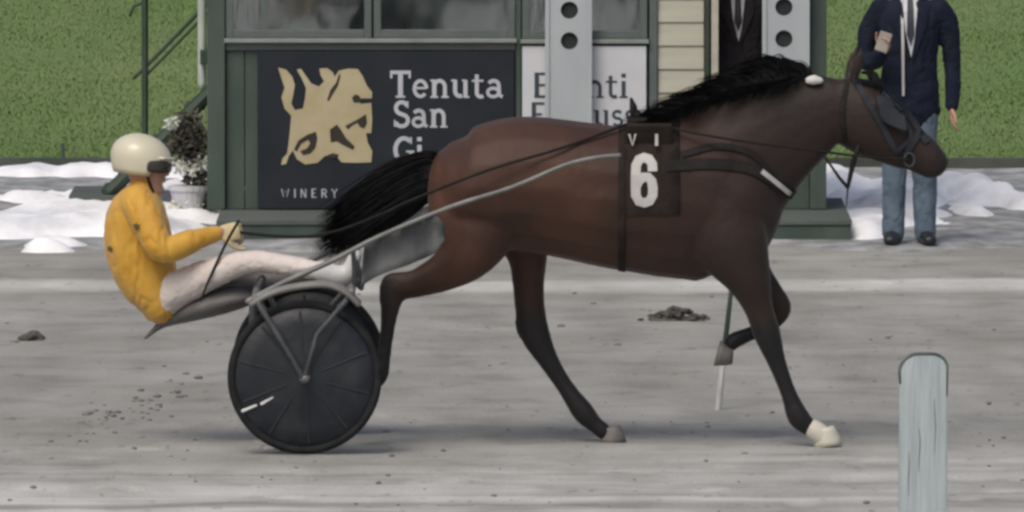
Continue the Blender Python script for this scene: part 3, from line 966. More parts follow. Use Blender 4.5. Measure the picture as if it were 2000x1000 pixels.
earf = [(P(1660, 148, .045), .028, .022), (P(1666, 120, .055), .032, .018), (P(1674, 90, .06), .010, .008)]
eyeb = [hp(1706, 205, -.075, .03, .02), hp(1722, 216, -.072, .03, .02)]
withers = [hp(1230, 262, 0, .05, .05), hp(1290, 250, 0, .055, .05), hp(1350, 240, 0, .05, .06)]
body = solid('body', [{'c': torso, 'capk': .42}, neck, head, jaw, chin, crest, near_hind, hock_n, far_hind, hock_f, near_fore, far_fore, thigh_n, earn, earf, eyeb, withers], .0115, None, horse, 14, .55)
# coat: black points on brown, per point of the skin
me = body.data
nv = len(me.vertices)
co = np.empty(nv * 3); me.vertices.foreach_get('co', co); co = co.reshape(-1, 3)
blk = np.clip((.80 - co[:, 2]) / .24, 0, 1)
xh = P(1690, 200).x
muz = np.clip((co[:, 0] - P(1745, 0).x) / .2, 0, 1) * .85
backh = np.clip((P(800, 0).x - co[:, 0]) / .12, 0, 1)
nk = np.clip((co[:, 0] - P(1130, 0).x) / .95, 0, 1) * .74
blk = np.maximum(np.maximum(np.maximum(blk, muz), backh), nk)
ch = me.attributes.new('black_points', 'FLOAT', 'POINT')
ch.data.foreach_set('value', blk.astype(np.float32))
cm = bpy.data.materials.new('bay_coat')
cm.use_nodes = True
n_, l_ = cm.node_tree.nodes, cm.node_tree.links
pb = n_['Principled BSDF']
pb.inputs['Roughness'].default_value = .55
pb.inputs['Specular IOR Level'].default_value = .26
pb.inputs['Sheen Weight'].default_value = .08
at = n_.new('ShaderNodeAttribute'); at.attribute_name = 'black_points'
tc = n_.new('ShaderNodeTexCoord')
tn = n_.new('ShaderNodeTexNoise'); tn.inputs['Scale'].default_value = 2.6; tn.inputs['Detail'].default_value = 7
l_.new(tc.outputs['Object'], tn.inputs['Vector'])
rp = n_.new('ShaderNodeValToRGB')
rp.color_ramp.elements[0].position = .32; rp.color_ramp.elements[0].color = (.034, .0178, .0122, 1)
rp.color_ramp.elements[1].position = .68; rp.color_ramp.elements[1].color = (.078, .035, .0225, 1)
l_.new(tn.outputs['Fac'], rp.inputs[0])
mx = n_.new('ShaderNodeMixRGB'); mx.inputs[2].default_value = (.011, .011, .012, 1)
l_.new(at.outputs['Fac'], mx.inputs[0]); l_.new(rp.outputs[0], mx.inputs[1])
l_.new(mx.outputs[0], pb.inputs['Base Color'])
fn = n_.new('ShaderNodeTexNoise'); fn.inputs['Scale'].default_value = 22; fn.inputs['Detail'].default_value = 6
l_.new(tc.outputs['Object'], fn.inputs['Vector'])
bp_ = n_.new('ShaderNodeBump'); bp_.inputs['Strength'].default_value = .2; bp_.inputs['Distance'].default_value = .02
l_.new(fn.outputs['Fac'], bp_.inputs['Height']); l_.new(bp_.outputs[0], pb.inputs['Normal'])
me.materials.append(cm)
HB = bvh(body)


def hy(x, z, off=.006, side=-1):
    h = HB.ray_cast(Vector((x, side * 3, z)), Vector((0, -side, 0)))
    if h[0] is None:
        h = HB.find_nearest(Vector((x, side * .1, z)))
        return h[0].y + side * off
    return h[0].y + side * off


# hooves
def hoof(px, py, Y, dirx, tilt, material, size=1.0, floor=True):
    V, F = [], []
    loft(V, F, [(Vector((0, 0, .075)), .040, .040), (Vector((.012, 0, .04)), .052, .048), (Vector((.02, 0, .0)), .064, .057)], n=16, sub=2, capn=0)
    m_ = Matrix.Rotation(tilt, 4, 'Y') @ Matrix.Scale(size, 4)
    base = P(px, py, Y)
    V = [m_ @ v for v in V]
    if floor:
        lo = min(v.z for v in V); base.z = -lo - .004
    return pydata('hoof', [v + base for v in V], F, material, horse, True)


hoof(1190, 866, fh, 1, R(8), 'hoof')
hoof(1608, 868, nf, 1, R(4), 'hoof_white', 1.12)
hoof(686, 784, nh, 1, R(65), 'hoof', 1, False)
hoof(1404, 682, ff, 1, R(115), 'hoof', 1, False)
sock = solid('white_pastern', [[hp(1588, 838, nf, .049, .046), hp(1600, 847, nf, .051, .05), hp(1608, 856, nf, .05, .05)]], .006, 'hoof_white', horse, 3)
sock['label'] = 'white sock above the leading near front hoof'


# hair
def strands(name, roots, n, fn, w0, w1, seg, parent, material='hair'):
    V, F = [], []
    for i in range(n):
        pts = fn(roots[i % len(roots)], i)
        wd = random.uniform(w0, w1)
        k = len(V); m = len(pts)
        tw = random.uniform(-.5, .5)
        for j, p in enumerate(pts):
            t = (pts[min(j + 1, m - 1)] - pts[max(j - 1, 0)])
            s_ = t.cross(Vector((0, 1, tw))).normalized()
            f_ = 1 - (j / (m - 1)) ** 2
            V += [p + s_ * wd * f_, p - s_ * wd * f_ + Vector((0, -.002, 0))]
        for j in range(m - 1):
            F.append([k + j * 2, k + j * 2 + 1, k + j * 2 + 3, k + j * 2 + 2])
    return V, F


def bez(a, b_, c, d, n=9):
    out = []
    for i in range(n):
        t = i / (n - 1)
        out.append(a * (1 - t) ** 3 + b_ * 3 * t * (1 - t) ** 2 + c * 3 * t * t * (1 - t) + d * t ** 3)
    return out


# tail: core + strands
tcore = MB()
loft(tcore.V, tcore.F, [hp(852, 322, 0, .05, .045), hp(822, 342, 0, .115, .06), hp(780, 368, 0, .145, .07), hp(735, 402, 0, .135, .065), hp(690, 438, 0, .10, .05), hp(655, 466, 0, .045, .025)], n=18, sub=4)
def tailf(r, i):
    u = random.random(); y = random.gauss(0, .035)
    a = P(850 - u * 10 + random.uniform(-6, 6), 296 + u * 90, y * .5)
    fly = 2.6 if random.random() < .16 else 1.0
    e = P(random.uniform(596, 668) + 60 * (1 - u) * random.random(), 425 + u * 80 + random.uniform(-16, 16) * fly, y * 1.8)
    b_ = P(800, 292 + u * 95 + random.uniform(-8, 8), y * 1.4)
    c = P(705 + random.uniform(-15, 15), 352 + u * 110 + random.uniform(-13, 10) * fly, y * 1.8)
    return bez(a, b_, c, e, 10)
V1, F1 = strands('tail', [0], 1300, tailf, .002, .0055, 10, horse)
k = len(tcore.V); tcore.V += V1; tcore.F += [[i + k for i in f] for f in F1]
tcore.build('tail', 'hair', horse, True)

# mane
mcore = MB()
def manef(r, i):
    u = random.random()
    px = 1300 + u * 290
    crest_y = np.interp(px, [1290, 1350, 1420, 1500, 1590], [236, 214, 186, 162, 148])
    yy = random.uniform(-.05, .03)
    a = P(px, crest_y + 8, yy)
    lift = np.interp(px, [1300, 1400, 1480, 1540, 1590], [12, 26, 42, 60, 36]) * random.uniform(.35, 1.1)
    back = random.uniform(45, 105)
    side = random.random() < .42
    if side:
        e = P(px - back * .8, crest_y + random.uniform(10, 48), -.15 - random.uniform(0, .03)); b_ = P(px - 8, crest_y - 6, -.05); c = P(px - back * .5, crest_y + 6, -.12)
    else:
        e = P(px - back, crest_y - lift * .45 + random.uniform(0, 18), yy + random.uniform(-.05, .03)); b_ = P(px - 10, crest_y - lift * .9, yy); c = P(px - back * .55, crest_y - lift * 1.05, yy)
    return bez(a, b_, c, e, 8)
V1, F1 = strands('mane', [0], 1500, manef, .002, .005, 8, horse)
pydata('mane', V1, F1, 'hair', horse, True)
def forelock(r, i):
    a = P(1690 + random.uniform(-8, 8), 142, random.uniform(-.03, .03)); e = P(1712 + random.uniform(-14, 16), 190 + random.uniform(-18, 12), random.uniform(-.06, .04))
    return bez(a, a + Vector((.04, 0, .02)), e + Vector((.01, 0, .05)), e, 6)
V1, F1 = strands('forelock', [0], 50, forelock, .004, .007, 6, horse)
pydata('forelock', V1, F1, 'hair', horse, True)


# harness
def strap(name, pxs, width, material, parent, off=.006, sub=6, ysh=0.0, thick=.006, side=-1):
    pts = [Vector(v) for v in catmull([np.array([P(a, c, -.15).x, 0, P(a, c, -.15).z]) for a, c in pxs], sub)]
    V, F = [], []
    m = len(pts)
    for i, p in enumerate(pts):
        t = (pts[min(i + 1, m - 1)] - pts[max(i - 1, 0)]).normalized()
        nn = Vector((-t.z, 0, t.x)) * width / 2
        for q in (p + nn, p - nn):
            y_ = hy(q.x, q.z, off, side)
            V.append(Vector((q.x, y_ + side * thick, q.z)))
            V.append(Vector((q.x, y_ - side * .008, q.z)))
    for i in range(m - 1):
        a = i * 4
        F += [[a, a + 2, a + 6, a + 4], [a, a + 4, a + 5, a + 1], [a + 2, a + 3, a + 7, a + 6], [a + 1, a + 5, a + 7, a + 3]]
    F += [[0, 1, 3, 2], [4 * (m - 1), 4 * (m - 1) + 2, 4 * (m - 1) + 3, 4 * (m - 1) + 1]]
    return pydata(name, V, F, material, parent, False)


def girth(name, px, width, material, parent, off=.008, a0=0, a1=360, lean=0.0, thick=.008):
    c = P(px, 400, 0)
    V, F = [], []
    n = 48
    full = (a1 - a0) >= 360
    m = n if full else n + 1
    nx = 5
    for i in range(m):
        a = R(a0 + (a1 - a0) * i / n)
        d = Vector((0, math.sin(a), math.cos(a)))
        for s_ in range(nx):
            x = c.x + (s_ / (nx - 1) - .5) * width + lean * math.cos(a)
            h = HB.ray_cast(Vector((x, 0, c.z)) + d * 1.2, -d)
            r = (h[0] - Vector((x, 0, c.z))).length if h[0] is not None else .3
            V.append(Vector((x, 0, c.z)) + d * (r + off + thick)); V.append(Vector((x, 0, c.z)) + d * (r + off - .012))
    st_ = nx * 2
    for i in range(n):
        a = i * st_; b_ = ((i + 1) % m) * st_
        for s_ in range(nx - 1):
            F.append([a + s_ * 2, a + s_ * 2 + 2, b_ + s_ * 2 + 2, b_ + s_ * 2])
        F.append([a, b_, b_ + 1, a + 1]); e = (nx - 1) * 2; F.append([a + e, a + e + 1, b_ + e + 1, b_ + e])
    return pydata(name, V, F, material, parent, True)


cloth = girth('saddle_cloth', 1272, .27, 'cloth_black', horse, .002, -97, 97, thick=.003)
CB = bvh(cloth)
def cy(x, z):
    h = CB.ray_cast(Vector((x, -3, z)), Vector((0, 1, 0)))
    if h[0] is None: return hy(x, z, .012)
    return h[0].y
s_h = 410
for o in text_mesh('number', [('6', P(1233, 405, -.3).x, P(1237, 399, -.3).z, .228, 0, .60)], cy, mat('grey_white_number', (.44, .44, .42), .8, (.52, .52, .5), 12, .1), None, .004):
    o.parent = cloth
for s_ in (-1, 1):
    q0 = P(1268, 264, s_ * .19)
    b = MB(); b.box((q0.x, s_ * .195, q0.z), (.22, .030, .12), Matrix.Rotation(s_ * R(-24), 3, 'X'), .012)
    pk = b.build('saddle_pad', 'cloth_black', horse)
    if s_ < 0:
        def py_(x, z): return q0.y - .019 - .005 + (z - q0.z) * math.tan(R(24))
        for o in text_mesh('letter', [('V', P(1224, 284, -.2).x, P(1224, 284, -.2).z, .088, 0, .95), ('I', P(1274, 284, -.2).x, P(1274, 284, -.2).z, .098, 0, 1.2)], py_, mat('grey_print', (.34, .33, .32), .8, (.42, .41, .40), 12), None, .004):
            o.parent = pk; o.matrix_parent_inverse = Matrix.Identity(4)
girth('girth_strap', 1214, .034, 'cloth_black', horse, .002, 0, 360, thick=.004)
pad = MB(); q = P(1245, 236, 0)
for s_ in (-1, 1):
    pad.tube([(q.x, s_ * .07, q.z - .0), (q.x, s_ * .075, q.z + .035)], .016, n=8)
pad.tube([(q.x - .01, -.03, q.z - .02), (q.x - .02, -.03, q.z + .07), (q.x - .03, -.02, q.z + .105)], [.022, .018, .008], n=8)
pad.box((q.x, 0, q.z - .005), (.10, .22, .05), None, .015)
pad.build('harness_saddle', 'leather', horse)
strap('breast_collar', [(1300, 322), (1390, 318), (1470, 330), (1520, 362), (1552, 384)], .05, 'leather', horse)
o = strap('collar_edge', [(1488, 334), (1520, 360), (1548, 384)], .022, 'strap_white', horse, .013)
o['label'] = 'white strip on the breast collar'
strap('neck_strap', [(1330, 300), (1400, 285), (1470, 300), (1510, 345)], .03, 'leather', horse)
# bridle
bridle = strap('bridle', [(1668, 150), (1690, 190), (1720, 240), (1752, 300)], .028, 'hood', horse)
def sub(o, p):
    o.parent = p; o.matrix_parent_inverse = Matrix.Identity(4); return o
sub(strap('noseband', [(1796, 262), (1778, 290), (1762, 322)], .03, 'hood', None), bridle)
sub(strap('browband', [(1672, 158), (1700, 164), (1722, 172)], .026, 'hood', None), bridle)
sub(strap('throat_strap', [(1655, 160), (1645, 220), (1650, 280)], .022, 'leather', None), bridle)
sub(strap('face_strap', [(1742, 192), (1780, 232), (1812, 280)], .03, 'hood', None, .006), bridle)
sub(strap('cheek_piece', [(1752, 300), (1780, 262), (1742, 215)], .022, 'hood', None), bridle)
b = MB()
c = P(1742, 222, -.12)
V, F = [], []
NN = 9
for i in range(NN):
    for j in range(NN):
        u, v = i / (NN - 1) - .5, j / (NN - 1) - .5
        rr = 1 - .25 * (abs(u * 2) ** 4 + abs(v * 2) ** 4) / 2
        x = c.x + (u * .15 * rr - v * .03); z_ = c.z + v * .15 * rr - u * .06
        V.append(Vector((x, hy(x, z_, .012) - .02 - .04 * (.5 + u), z_)))
for i in range(NN - 1):
    for j in range(NN - 1):
        F.append([i * NN + j, i * NN + j + 1, (i + 1) * NN + j + 1, (i + 1) * NN + j])
bl = pydata('blinker', V, F, 'hood', None, True)
md = bl.modifiers.new('t', 'SOLIDIFY'); md.thickness = .008
sub(bl, bridle)
b = MB(); q = P(1776, 312, -.075); bm = bmesh.new()
for i in range(16):
    pass
bm.free()
ring = [Vector((q.x + .024 * math.cos(2 * math.pi * i / 16), q.y - .005, q.z + .032 * math.sin(2 * math.pi * i / 16))) for i in range(17)]
b.tube(ring, .005, n=6)
sub(b.build('bit_ring', 'metal_dark', None), bridle)
b = MB()
loft(b.V, b.F, [hp(1580, 157, -.07, .018, .02), hp(1590, 156, -.075, .023, .024), hp(1601, 157, -.075, .016, .018)], n=14, sub=3)
o = sub(b.build('crown_pad', mat('white_fleece', (.6, .6, .57), .9, (.7, .7, .67), 30, .4), None, True), bridle)
o['label'] = 'small white pad on the crown strap behind the ears'
b = MB()
b.tube([P(1676, 288, -.09), P(1666, 320, -.1), P(1656, 366, -.1)], [.012, .013, .009], n=8, sub=3)
b.tube([P(1622, 322, -.09), P(1640, 348, -.1), P(1656, 366, -.1)], [.006, .008, .009], n=8, sub=3)
b.tube([P(1656, 366, -.1), P(1653, 405, -.1)], [.005, .002], n=6)
b.tube([P(1622, 322, -.09), P(1612, 308, -.07)], [.006, .006], n=6)
sub(b.build('hanging_strap', 'leather', None, True), bridle)
# eye and nostril
b = MB(); q = P(1724, 226, 0); bm = bmesh.new(); bmesh.ops.create_uvsphere(bm, u_segments=14, v_segments=10, radius=.021, matrix=Matrix.Translation((q.x, hy(q.x, q.z, -.010), q.z))); b.bm(bm)
b.build('eye', 'eye', horse, True)
b = MB(); q = P(1828, 312, 0); bm = bmesh.new(); bmesh.ops.create_uvsphere(bm, u_segments=14, v_segments=10, radius=.016, matrix=Matrix.Translation((q.x, hy(q.x, q.z, -.010), q.z)) @ Matrix.Diagonal((.7, .6, 1.4, 1))); b.bm(bm)
b.build('nostril', 'eye', horse, True)

# ------------------------------------------------------------------ cart
cart = empty('racing_sulky', (P(595, 735, 0).x, 0, 0), 'low two wheeled racing cart with dark disc wheels behind the horse', 'racing cart')
HUB = P(595, 737, -.6)
RW = HUB.z + .001
for Y in (-.6, .6):
    c = Vector((HUB.x, Y, RW))
    def lathe(prof, n=64):
        V, F = [], []
        for i in range(n):
            a = 2 * math.pi * i / n
            for r_, y_ in prof:
                V.append(c + Vector((r_ * math.cos(a), y_, r_ * math.sin(a))))
        m = len(prof)
        for i in range(n):
            for j in range(m - 1):
                F.append([i * m + j, i * m + j + 1, ((i + 1) % n) * m + j + 1, ((i + 1) % n) * m + j])
        return V, F
    tr = .02
    prof = [(RW - tr + tr * math.cos(2 * math.pi * k / 12), tr * math.sin(2 * math.pi * k / 12)) for k in range(13)]
    V, F = lathe(prof)
    wl = empty('wheel', c, None, None); wl.parent = cart; wl.matrix_parent_inverse = Matrix.Translation(-cart.location)
    def wch(name, V, F, m_, sm=True):
        o = pydata(name, [v - c for v in V], F, m_, None, sm); o.parent = wl; return o
    wch('tyre', V, F, 'tyre')
    V, F = lathe([(.0, -.045), (.03, -.044), (.12, -.030), (.25, -.016), (RW - 2 * tr, -.011), (RW - 1.6 * tr, .0), (RW - 2 * tr, .011), (.25, .016), (.12, .03), (.03, .044), (0, .045)])
    wch('disc', V, F, 'disc')
    b = MB()
    for s_ in (-1, 1):
        b.tube([c + Vector((0, s_ * .03, 0)), c + Vector((0, s_ * .066, 0))], .027, n=14)
    o = b.build('hub', 'metal', None, True)
    o.data.transform(Matrix.Translation(-c)); o.parent = wl
    for k in range(10):
        a = R(-90 + k * 36 + 4)
        b = MB(); d = Vector((math.cos(a), 0, math.sin(a)))
        b.tube([c + d * .09 + Vector((0, -.0345, 0)), c + d * .2 + Vector((0, -.0225, 0)), c + d * .31 + Vector((0, -.014, 0))], [.004, .005, .006], n=6)
        o = b.build('rib', 'disc_rib', None); o.data.transform(Matrix.Translation(-c)); o.parent = wl
    if Y < 0:
        for (pa, pb_) in (((474, 803), (500, 792)), ((511, 789), (533, 776))):
            b = MB(); A, B = P(pa[0], pa[1], Y - .02), P(pb_[0], pb_[1], Y - .02)
            A.y = Y - .0165; B.y = Y - .0195
            b.tube([A, B], [.008, .006], n=6)
            o = b.build('white_mark', 'whitemark', None); o.data.transform(Matrix.Translation(-c)); o.parent = wl
    # fork
    for yy, m_ in ((Y - .075, 'metal_dark'), (Y + .075, 'metal_dark')):
        b = MB()
        def q(px, py): return Vector((P(px, py, -.6).x, yy, P(px, py, -.6).z))
        hb = Vector((c.x, yy, c.z))
        b.tube([q(506, 592), q(560, 680), hb + Vector((-.005, 0, 0))], [.014, .014, .016], n=10)
        b.tube([q(676, 586), q(620, 650), hb], [.012, .012, .014], n=10)
        b.build('fork', m_, cart, True)
    b = MB()
    top = [(492, 592), (530, 572), (590, 558), (640, 556), (676, 570), (700, 592)]
    for yy in (Y - .075, Y + .075):
        b.tube([Vector((P(a, d_, -.6).x, yy, P(a, d_, -.6).z)) for a, d_ in top], .014, n=10, sub=4)
    for a, d_ in ((506, 588), (680, 574)):
        p_ = P(a, d_, -.6); b.tube([Vector((p_.x, Y - .075, p_.z)), Vector((p_.x, Y + .075, p_.z))], .012, n=8)
    b.build('wheel_frame', 'metal', cart, True)
    # shaft
    s_ = -1 if Y < 0 else 1
    b = MB()
    sh = [(486, 586), (560, 548), (650, 508), (740, 462), (880, 404), (1000, 366), (1100, 324), (1160, 309), (1210, 304)]
    b.tube([Vector((P(a, d_, -.4).x, s_ * np.interp(a, [486, 560, 700, 1210], [.5, .46, .42, .365]), P(a, d_, -.4).z)) for a, d_ in sh], [.016, .015, .013, .012, .011, .0105, .010, .010, .010], n=10, sub=4)
    b.build('shaft', 'metal', cart, True)
    # footrest
    b = MB(); p_ = P(694, 548, s_ * .3)
    b.tube([Vector((P(690, 492, -.4).x, s_ * .425, P(690, 492, -.4).z)), Vector((p_.x, s_ * .40, p_.z)), Vector((p_.x - .01, s_ * .22, p_.z - .01))], .012, n=8)
    b.box((p_.x + .02, s_ * .29, p_.z + .04), (.02, .13, .13), Matrix.Rotation(R(-15), 3, 'Y'), .006)
    b.build('footrest', 'metal_dark', cart)
    # mud flap beside the hind legs
    V, F = [], []
    A = [(712, 484), (750, 460), (800, 438), (848, 422), (868, 440)]; Bm = [(704, 560), (738, 538), (800, 516), (848, 494), (868, 470)]
    for (t0, b0) in zip(catmull([np.array(q_, float) for q_ in A], 4), catmull([np.array(q_, float) for q_ in Bm], 4)):
        for k in range(6):
            u = k / 5
            pq = t0 * (1 - u) + b0 * u
            p_ = P(pq[0], pq[1], -.4)
            V.append(Vector((p_.x, s_ * (.395 - .03 * math.sin(u * 3) + .012 * math.sin(pq[0] * .12)), p_.z)))
    nn = len(V) // 6
    for i in range(nn - 1):
        for k in range(5):
            F.append([i * 6 + k, i * 6 + k + 1, (i + 1) * 6 + k + 1, (i + 1) * 6 + k])
    fl = pydata('mud_flap', V, F, 'flap', cart, True)
    md = fl.modifiers.new('t', 'SOLIDIFY'); md.thickness = .006
# cross members, seat
b = MB()
for (a, d_) in ((498, 588), (686, 572)):
    p_ = P(a, d_, -.6); b.tube([Vector((p_.x, -.53, p_.z)), Vector((p_.x - .0, 0, p_.z + .03)), Vector((p_.x, .53, p_.z))], .02, n=10, sub=6)
b.build('axle_arch', 'metal', cart, True)
for s_ in (-1, 1):
    b = MB(); b.tube([P(512, 545, s_ * .2), P(496, 585, s_ * .2), P(494, 640, s_ * .2)], .02, n=10, sub=3); b.build('seat_bracket', 'metal_dark', cart, True)
V, F = [], []
loft(V, F, [hp(284, 660, 0, .006, .01), hp(318, 632, 0, .022, .05), hp(372, 606, 0, .055, .16), hp(430, 588, 0, .065, .19), hp(476, 580, 0, .05, .17), hp(505, 578, 0, .02, .12)], n=20, sub=4)
pydata('seat_shell', V, F, 'shell', cart, True)
b = MB(); b.tube([P(420, 560, -.0), P(520, 548, 0), P(640, 535, 0)], [.07, .05, .02], n=10, sub=3)
b.build('centre_fairing', 'shell', cart, True)

# ------------------------------------------------------------------ people
def frame(fwd):
    f = Vector(fwd).normalized(); u = Vector((0, 0, 1)); s = f.cross(u).normalized()
    return f, s, u


def hand_lofts(wrist, d, pn, curl, sc_=1.0, thumb=1):
    d = Vector(d).normalized(); pn = Vector(pn); pn = (pn - d * pn.dot(d)).normalized(); s = d.cross(pn)
    L = []
    L.append({'c': [(wrist, .028 * sc_, .02 * sc_), (wrist + d * .045 * sc_, .040 * sc_, .016 * sc_), (wrist + d * .085 * sc_, .042 * sc_, .014 * sc_)], 'ref': pn, 'n': 14})
    for k, (off, ln) in enumerate(((-.031, .066), (-.0105, .078), (.0105, .072), (.031, .056))):
        p = wrist + d * .082 * sc_ + s * off * sc_
        dd = d.copy(); pts = [(p - d * .02 * sc_, .0095 * sc_, .0095 * sc_), (p, .0095 * sc_, .0095 * sc_)]
        for j in range(3):
            dd = (Matrix.Rotation(curl * (1 + .1 * k), 3, s) @ dd) if True else dd
            p = p + dd * ln * sc_ * (.44, .32, .24)[j]
            pts.append((p, (.0092, .0085, .0072)[j] * sc_, (.0092, .0085, .0072)[j] * sc_))
        L.append({'c': pts, 'ref': pn, 'n': 10, 'sub': 2})
    p = wrist + d * .03 * sc_ - s * .03 * sc_ * thumb
    td = (d * .6 - s * .75 * thumb + pn * -.3).normalized()
    L.append({'c': [(p, .013 * sc_, .013 * sc_), (p + td * .035 * sc_, .0115 * sc_, .0115 * sc_), (p + (td * .055 + d * .015) * sc_, .010 * sc_, .010 * sc_), (p + (td * .065 + d * .035) * sc_, .008 * sc_, .008 * sc_)], 'ref': pn, 'n': 10, 'sub': 2})
    return L


def head_lofts(c, f, s, u, k=1.0):
    """c = centre of the head"""
    L = [{'c': [(c - u * .115 * k + f * .03 * k, .05 * k, .05 * k), (c - u * .06 * k + f * .012 * k, .066 * k, .083 * k), (c + u * .0 * k, .074 * k, .096 * k), (c + u * .06 * k - f * .006 * k, .073 * k, .094 * k), (c + u * .10 * k - f * .008 * k, .045 * k, .06 * k)], 'ref': f, 'n': 20},
         {'c': [(c - u * .20 * k - f * .02 * k, .058 * k, .06 * k), (c - u * .09 * k - f * .012 * k, .052 * k, .055 * k)], 'ref': f, 'n': 16},
         {'c': [(c + u * .015 * k + f * .088 * k, .008 * k, .010 * k), (c - u * .015 * k + f * .104 * k, .012 * k, .014 * k), (c - u * .03 * k + f * .104 * k, .016 * k, .013 * k)], 'ref': f, 'n': 10},
         {'c': [(c - u * .066 * k + f * .085 * k - s * .02 * k, .008 * k, .008 * k), (c - u * .064 * k + f * .092 * k, .009 * k, .009 * k), (c - u * .066 * k + f * .085 * k + s * .02 * k, .008 * k, .008 * k)], 'ref': u, 'n': 8},
         {'c': [(c - u * .10 * k + f * .065 * k, .03 * k, .022 * k), (c - u * .112 * k + f * .07 * k, .022 * k, .02 * k)], 'ref': f, 'n': 10}]
    for q in (-1, 1):
        L.append({'c': [(c - u * .025 * k + s * q * .076 * k - f * .005 * k, .012 * k, .007 * k), (c + u * .01 * k + s * q * .083 * k - f * .012 * k, .016 * k, .008 * k), (c + u * .028 * k + s * q * .08 * k - f * .012 * k, .010 * k, .006 * k)], 'ref': s, 'n': 10})
    return L


def eyes(c, f, s, u, parent, k=1.0):
    for q in (-1, 1):
        b_ = MB(); bm = bmesh.new()
        bmesh.ops.create_uvsphere(bm, u_segments=10, v_segments=8, radius=.011 * k, matrix=Matrix.Translation(c + f * .083 * k + u * .008 * k + s * q * .031 * k)); b_.bm(bm)
        b_.build('eye', 'eye', parent, True)


# ---- driver
drv = empty('person', (P(320, 590).x, 0, P(320, 590).z), 'driver in yellow silks and cream helmet sitting on the cart holding the reins', 'person')
f, s, u = frame((1, 0, -.12))
HC = P(284, 322, 0)
def dp(px, py, Y, ra, rb=None): return hp(px, py, Y, ra, rb)
dt = [dp(322, 585, 0, .09, .14), dp(290, 545, 0, .12, .155), dp(270, 490, 0, .13, .17), dp(266, 435, 0, .125, .18), dp(272, 395, 0, .10, .165), dp(280, 368, 0, .055, .06)]
L = head_lofts(HC, f, s, u) + [dt]
handL = []
for q in (-1, 1):
    arm = [dp(276, 404, q * .18, .055), dp(300, 462, q * .24, .05), dp(322, 490, q * .25, .044), dp(378, 472, q * .19, .04), dp(428, 455, q * .13, .03)]
    L.append(arm)
    hl = hand_lofts(P(424, 457, q * .13), (1, -q * .15, .15), (0, 0, 1) if False else (0, q * .9, .45), -.75 * 1, 1.05, q)
    L += hl; handL += hl
    leg = [dp(335, 572, q * .09, .08), dp(410, 537, q * .14, .06), dp(490, 513, q * .2, .044), dp(580, 522, q * .26, .038), dp(655, 535, q * .29, .036)]
    L.append(leg)
    L.append([dp(652, 539, q * .29, .034, .03), dp(674, 534, q * .29, .028, .03), dp(684, 512, q * .29, .018, .026)])
solid('body', L, .0065, 'skin', drv, 4)
J = [[dp(314, 594, 0, .10, .155), dp(290, 548, 0, .142, .175), dp(272, 490, 0, .165, .19), dp(268, 432, 0, .158, .20), dp(274, 394, 0, .122, .185), dp(280, 366, 0, .068, .08)]]
for q in (-1, 1):
    J.append([dp(268, 396, q * .14, .085), dp(280, 412, q * .20, .082), dp(300, 462, q * .25, .074), dp(322, 488, q * .26, .067), dp(378, 470, q * .2, .055), dp(420, 457, q * .14, .042)])
solid('jacket', J, .0085, 'jacket_yellow', drv, 5, wrinkle=.012, wscale=4.2, waniso=(1.9, .6, .9))
JYB = bvh(bpy.data.objects['jacket'])
for k_, (bx_, by_, rr_) in enumerate(((270, 436, .022), (216, 484, .018))):
    bq = P(bx_, by_, 0); V, F = [], []
    for i in range(13):
        a_ = 2 * math.pi * i / 12; q_ = (0 if i == 12 else 1)
        x_, z_ = bq.x + q_ * rr_ * math.cos(a_) * (1 if i % 2 else .55), bq.z + q_ * rr_ * math.sin(a_) * (1 if i % 2 else .55)
        h_ = JYB.ray_cast(Vector((x_, -2, z_)), Vector((0, 1, 0)))
        V.append(Vector((x_, (h_[0].y if h_[0] is not None else -.1) - .005, z_)))
    F = [[i, (i + 1) % 12, 12] for i in range(12)]
    pydata('badge', V, F, mat('olive_badge', (.09, .07, .02), .8, (.12, .09, .03), 9), drv)
T = [[dp(330, 582, 0, .10, .165), dp(345, 566, 0, .09, .16)]]
for q in (-1, 1):
    T.append([dp(338, 570, q * .09, .092), dp(410, 536, q * .14, .076), dp(490, 512, q * .2, .055), dp(575, 521, q * .26, .049), dp(648, 533, q * .29, .041)])
solid('breeches', T, .0085, 'trouser_white', drv, 4, wrinkle=.01, wscale=13)
for q in (-1, 1):
    solid('boot', [[dp(628, 530, q * .29, .052, .05), dp(655, 538, q * .29, .052, .046), dp(680, 534, q * .29, .046, .044), dp(694, 500, q * .29, .032, .044)]], .007, 'boot', drv, 3)
for q in (-1, 1):
    gl = hand_lofts(P(424, 457, q * .13), (1, -q * .15, .15), (0, q * .9, .45), -.75, 1.14, q)
    solid('glove', gl, .005, 'glove', drv, 2)
# helmet
HE = HC + u * .03 - f * .02
V, F = [], []
NL, NA = 14, 40
for i in range(NL + 1):
    th = math.pi * .5 * i / NL * 1.28
    for j in range(NA):
        a = 2 * math.pi * j / NA
        fx = math.sin(th) * math.cos(a); sx = math.sin(th) * math.sin(a); uz = math.cos(th)
        low = uz
        if uz < 0: low = uz * (1.55 if fx < .35 else .35)
        V.append(HE + f * (.148 * fx) + s * (.118 * sx) + u * (.118 * low))
for i in range(NL):
    for j in range(NA):
        F.append([i * NA + j, i * NA + (j + 1) % NA, (i + 1) * NA + (j + 1) % NA, (i + 1) * NA + j])
hm = pydata('helmet', V, F, 'helmet', drv, True)
md = hm.modifiers.new('t', 'SOLIDIFY'); md.thickness = .012
b = MB()
loft(b.V, b.F, [(HE + f * .09 + u * .014 - s * .09, .03, .008), (HE + f * .132 + u * .012, .034, .008), (HE + f * .09 + u * .014 + s * .09, .03, .008)], ref=u, n=12, sub=6)
o = b.build('peak', 'helmet', None, True); sub(o, hm); o.matrix_parent_inverse = Matrix.Identity(4)
b = MB()
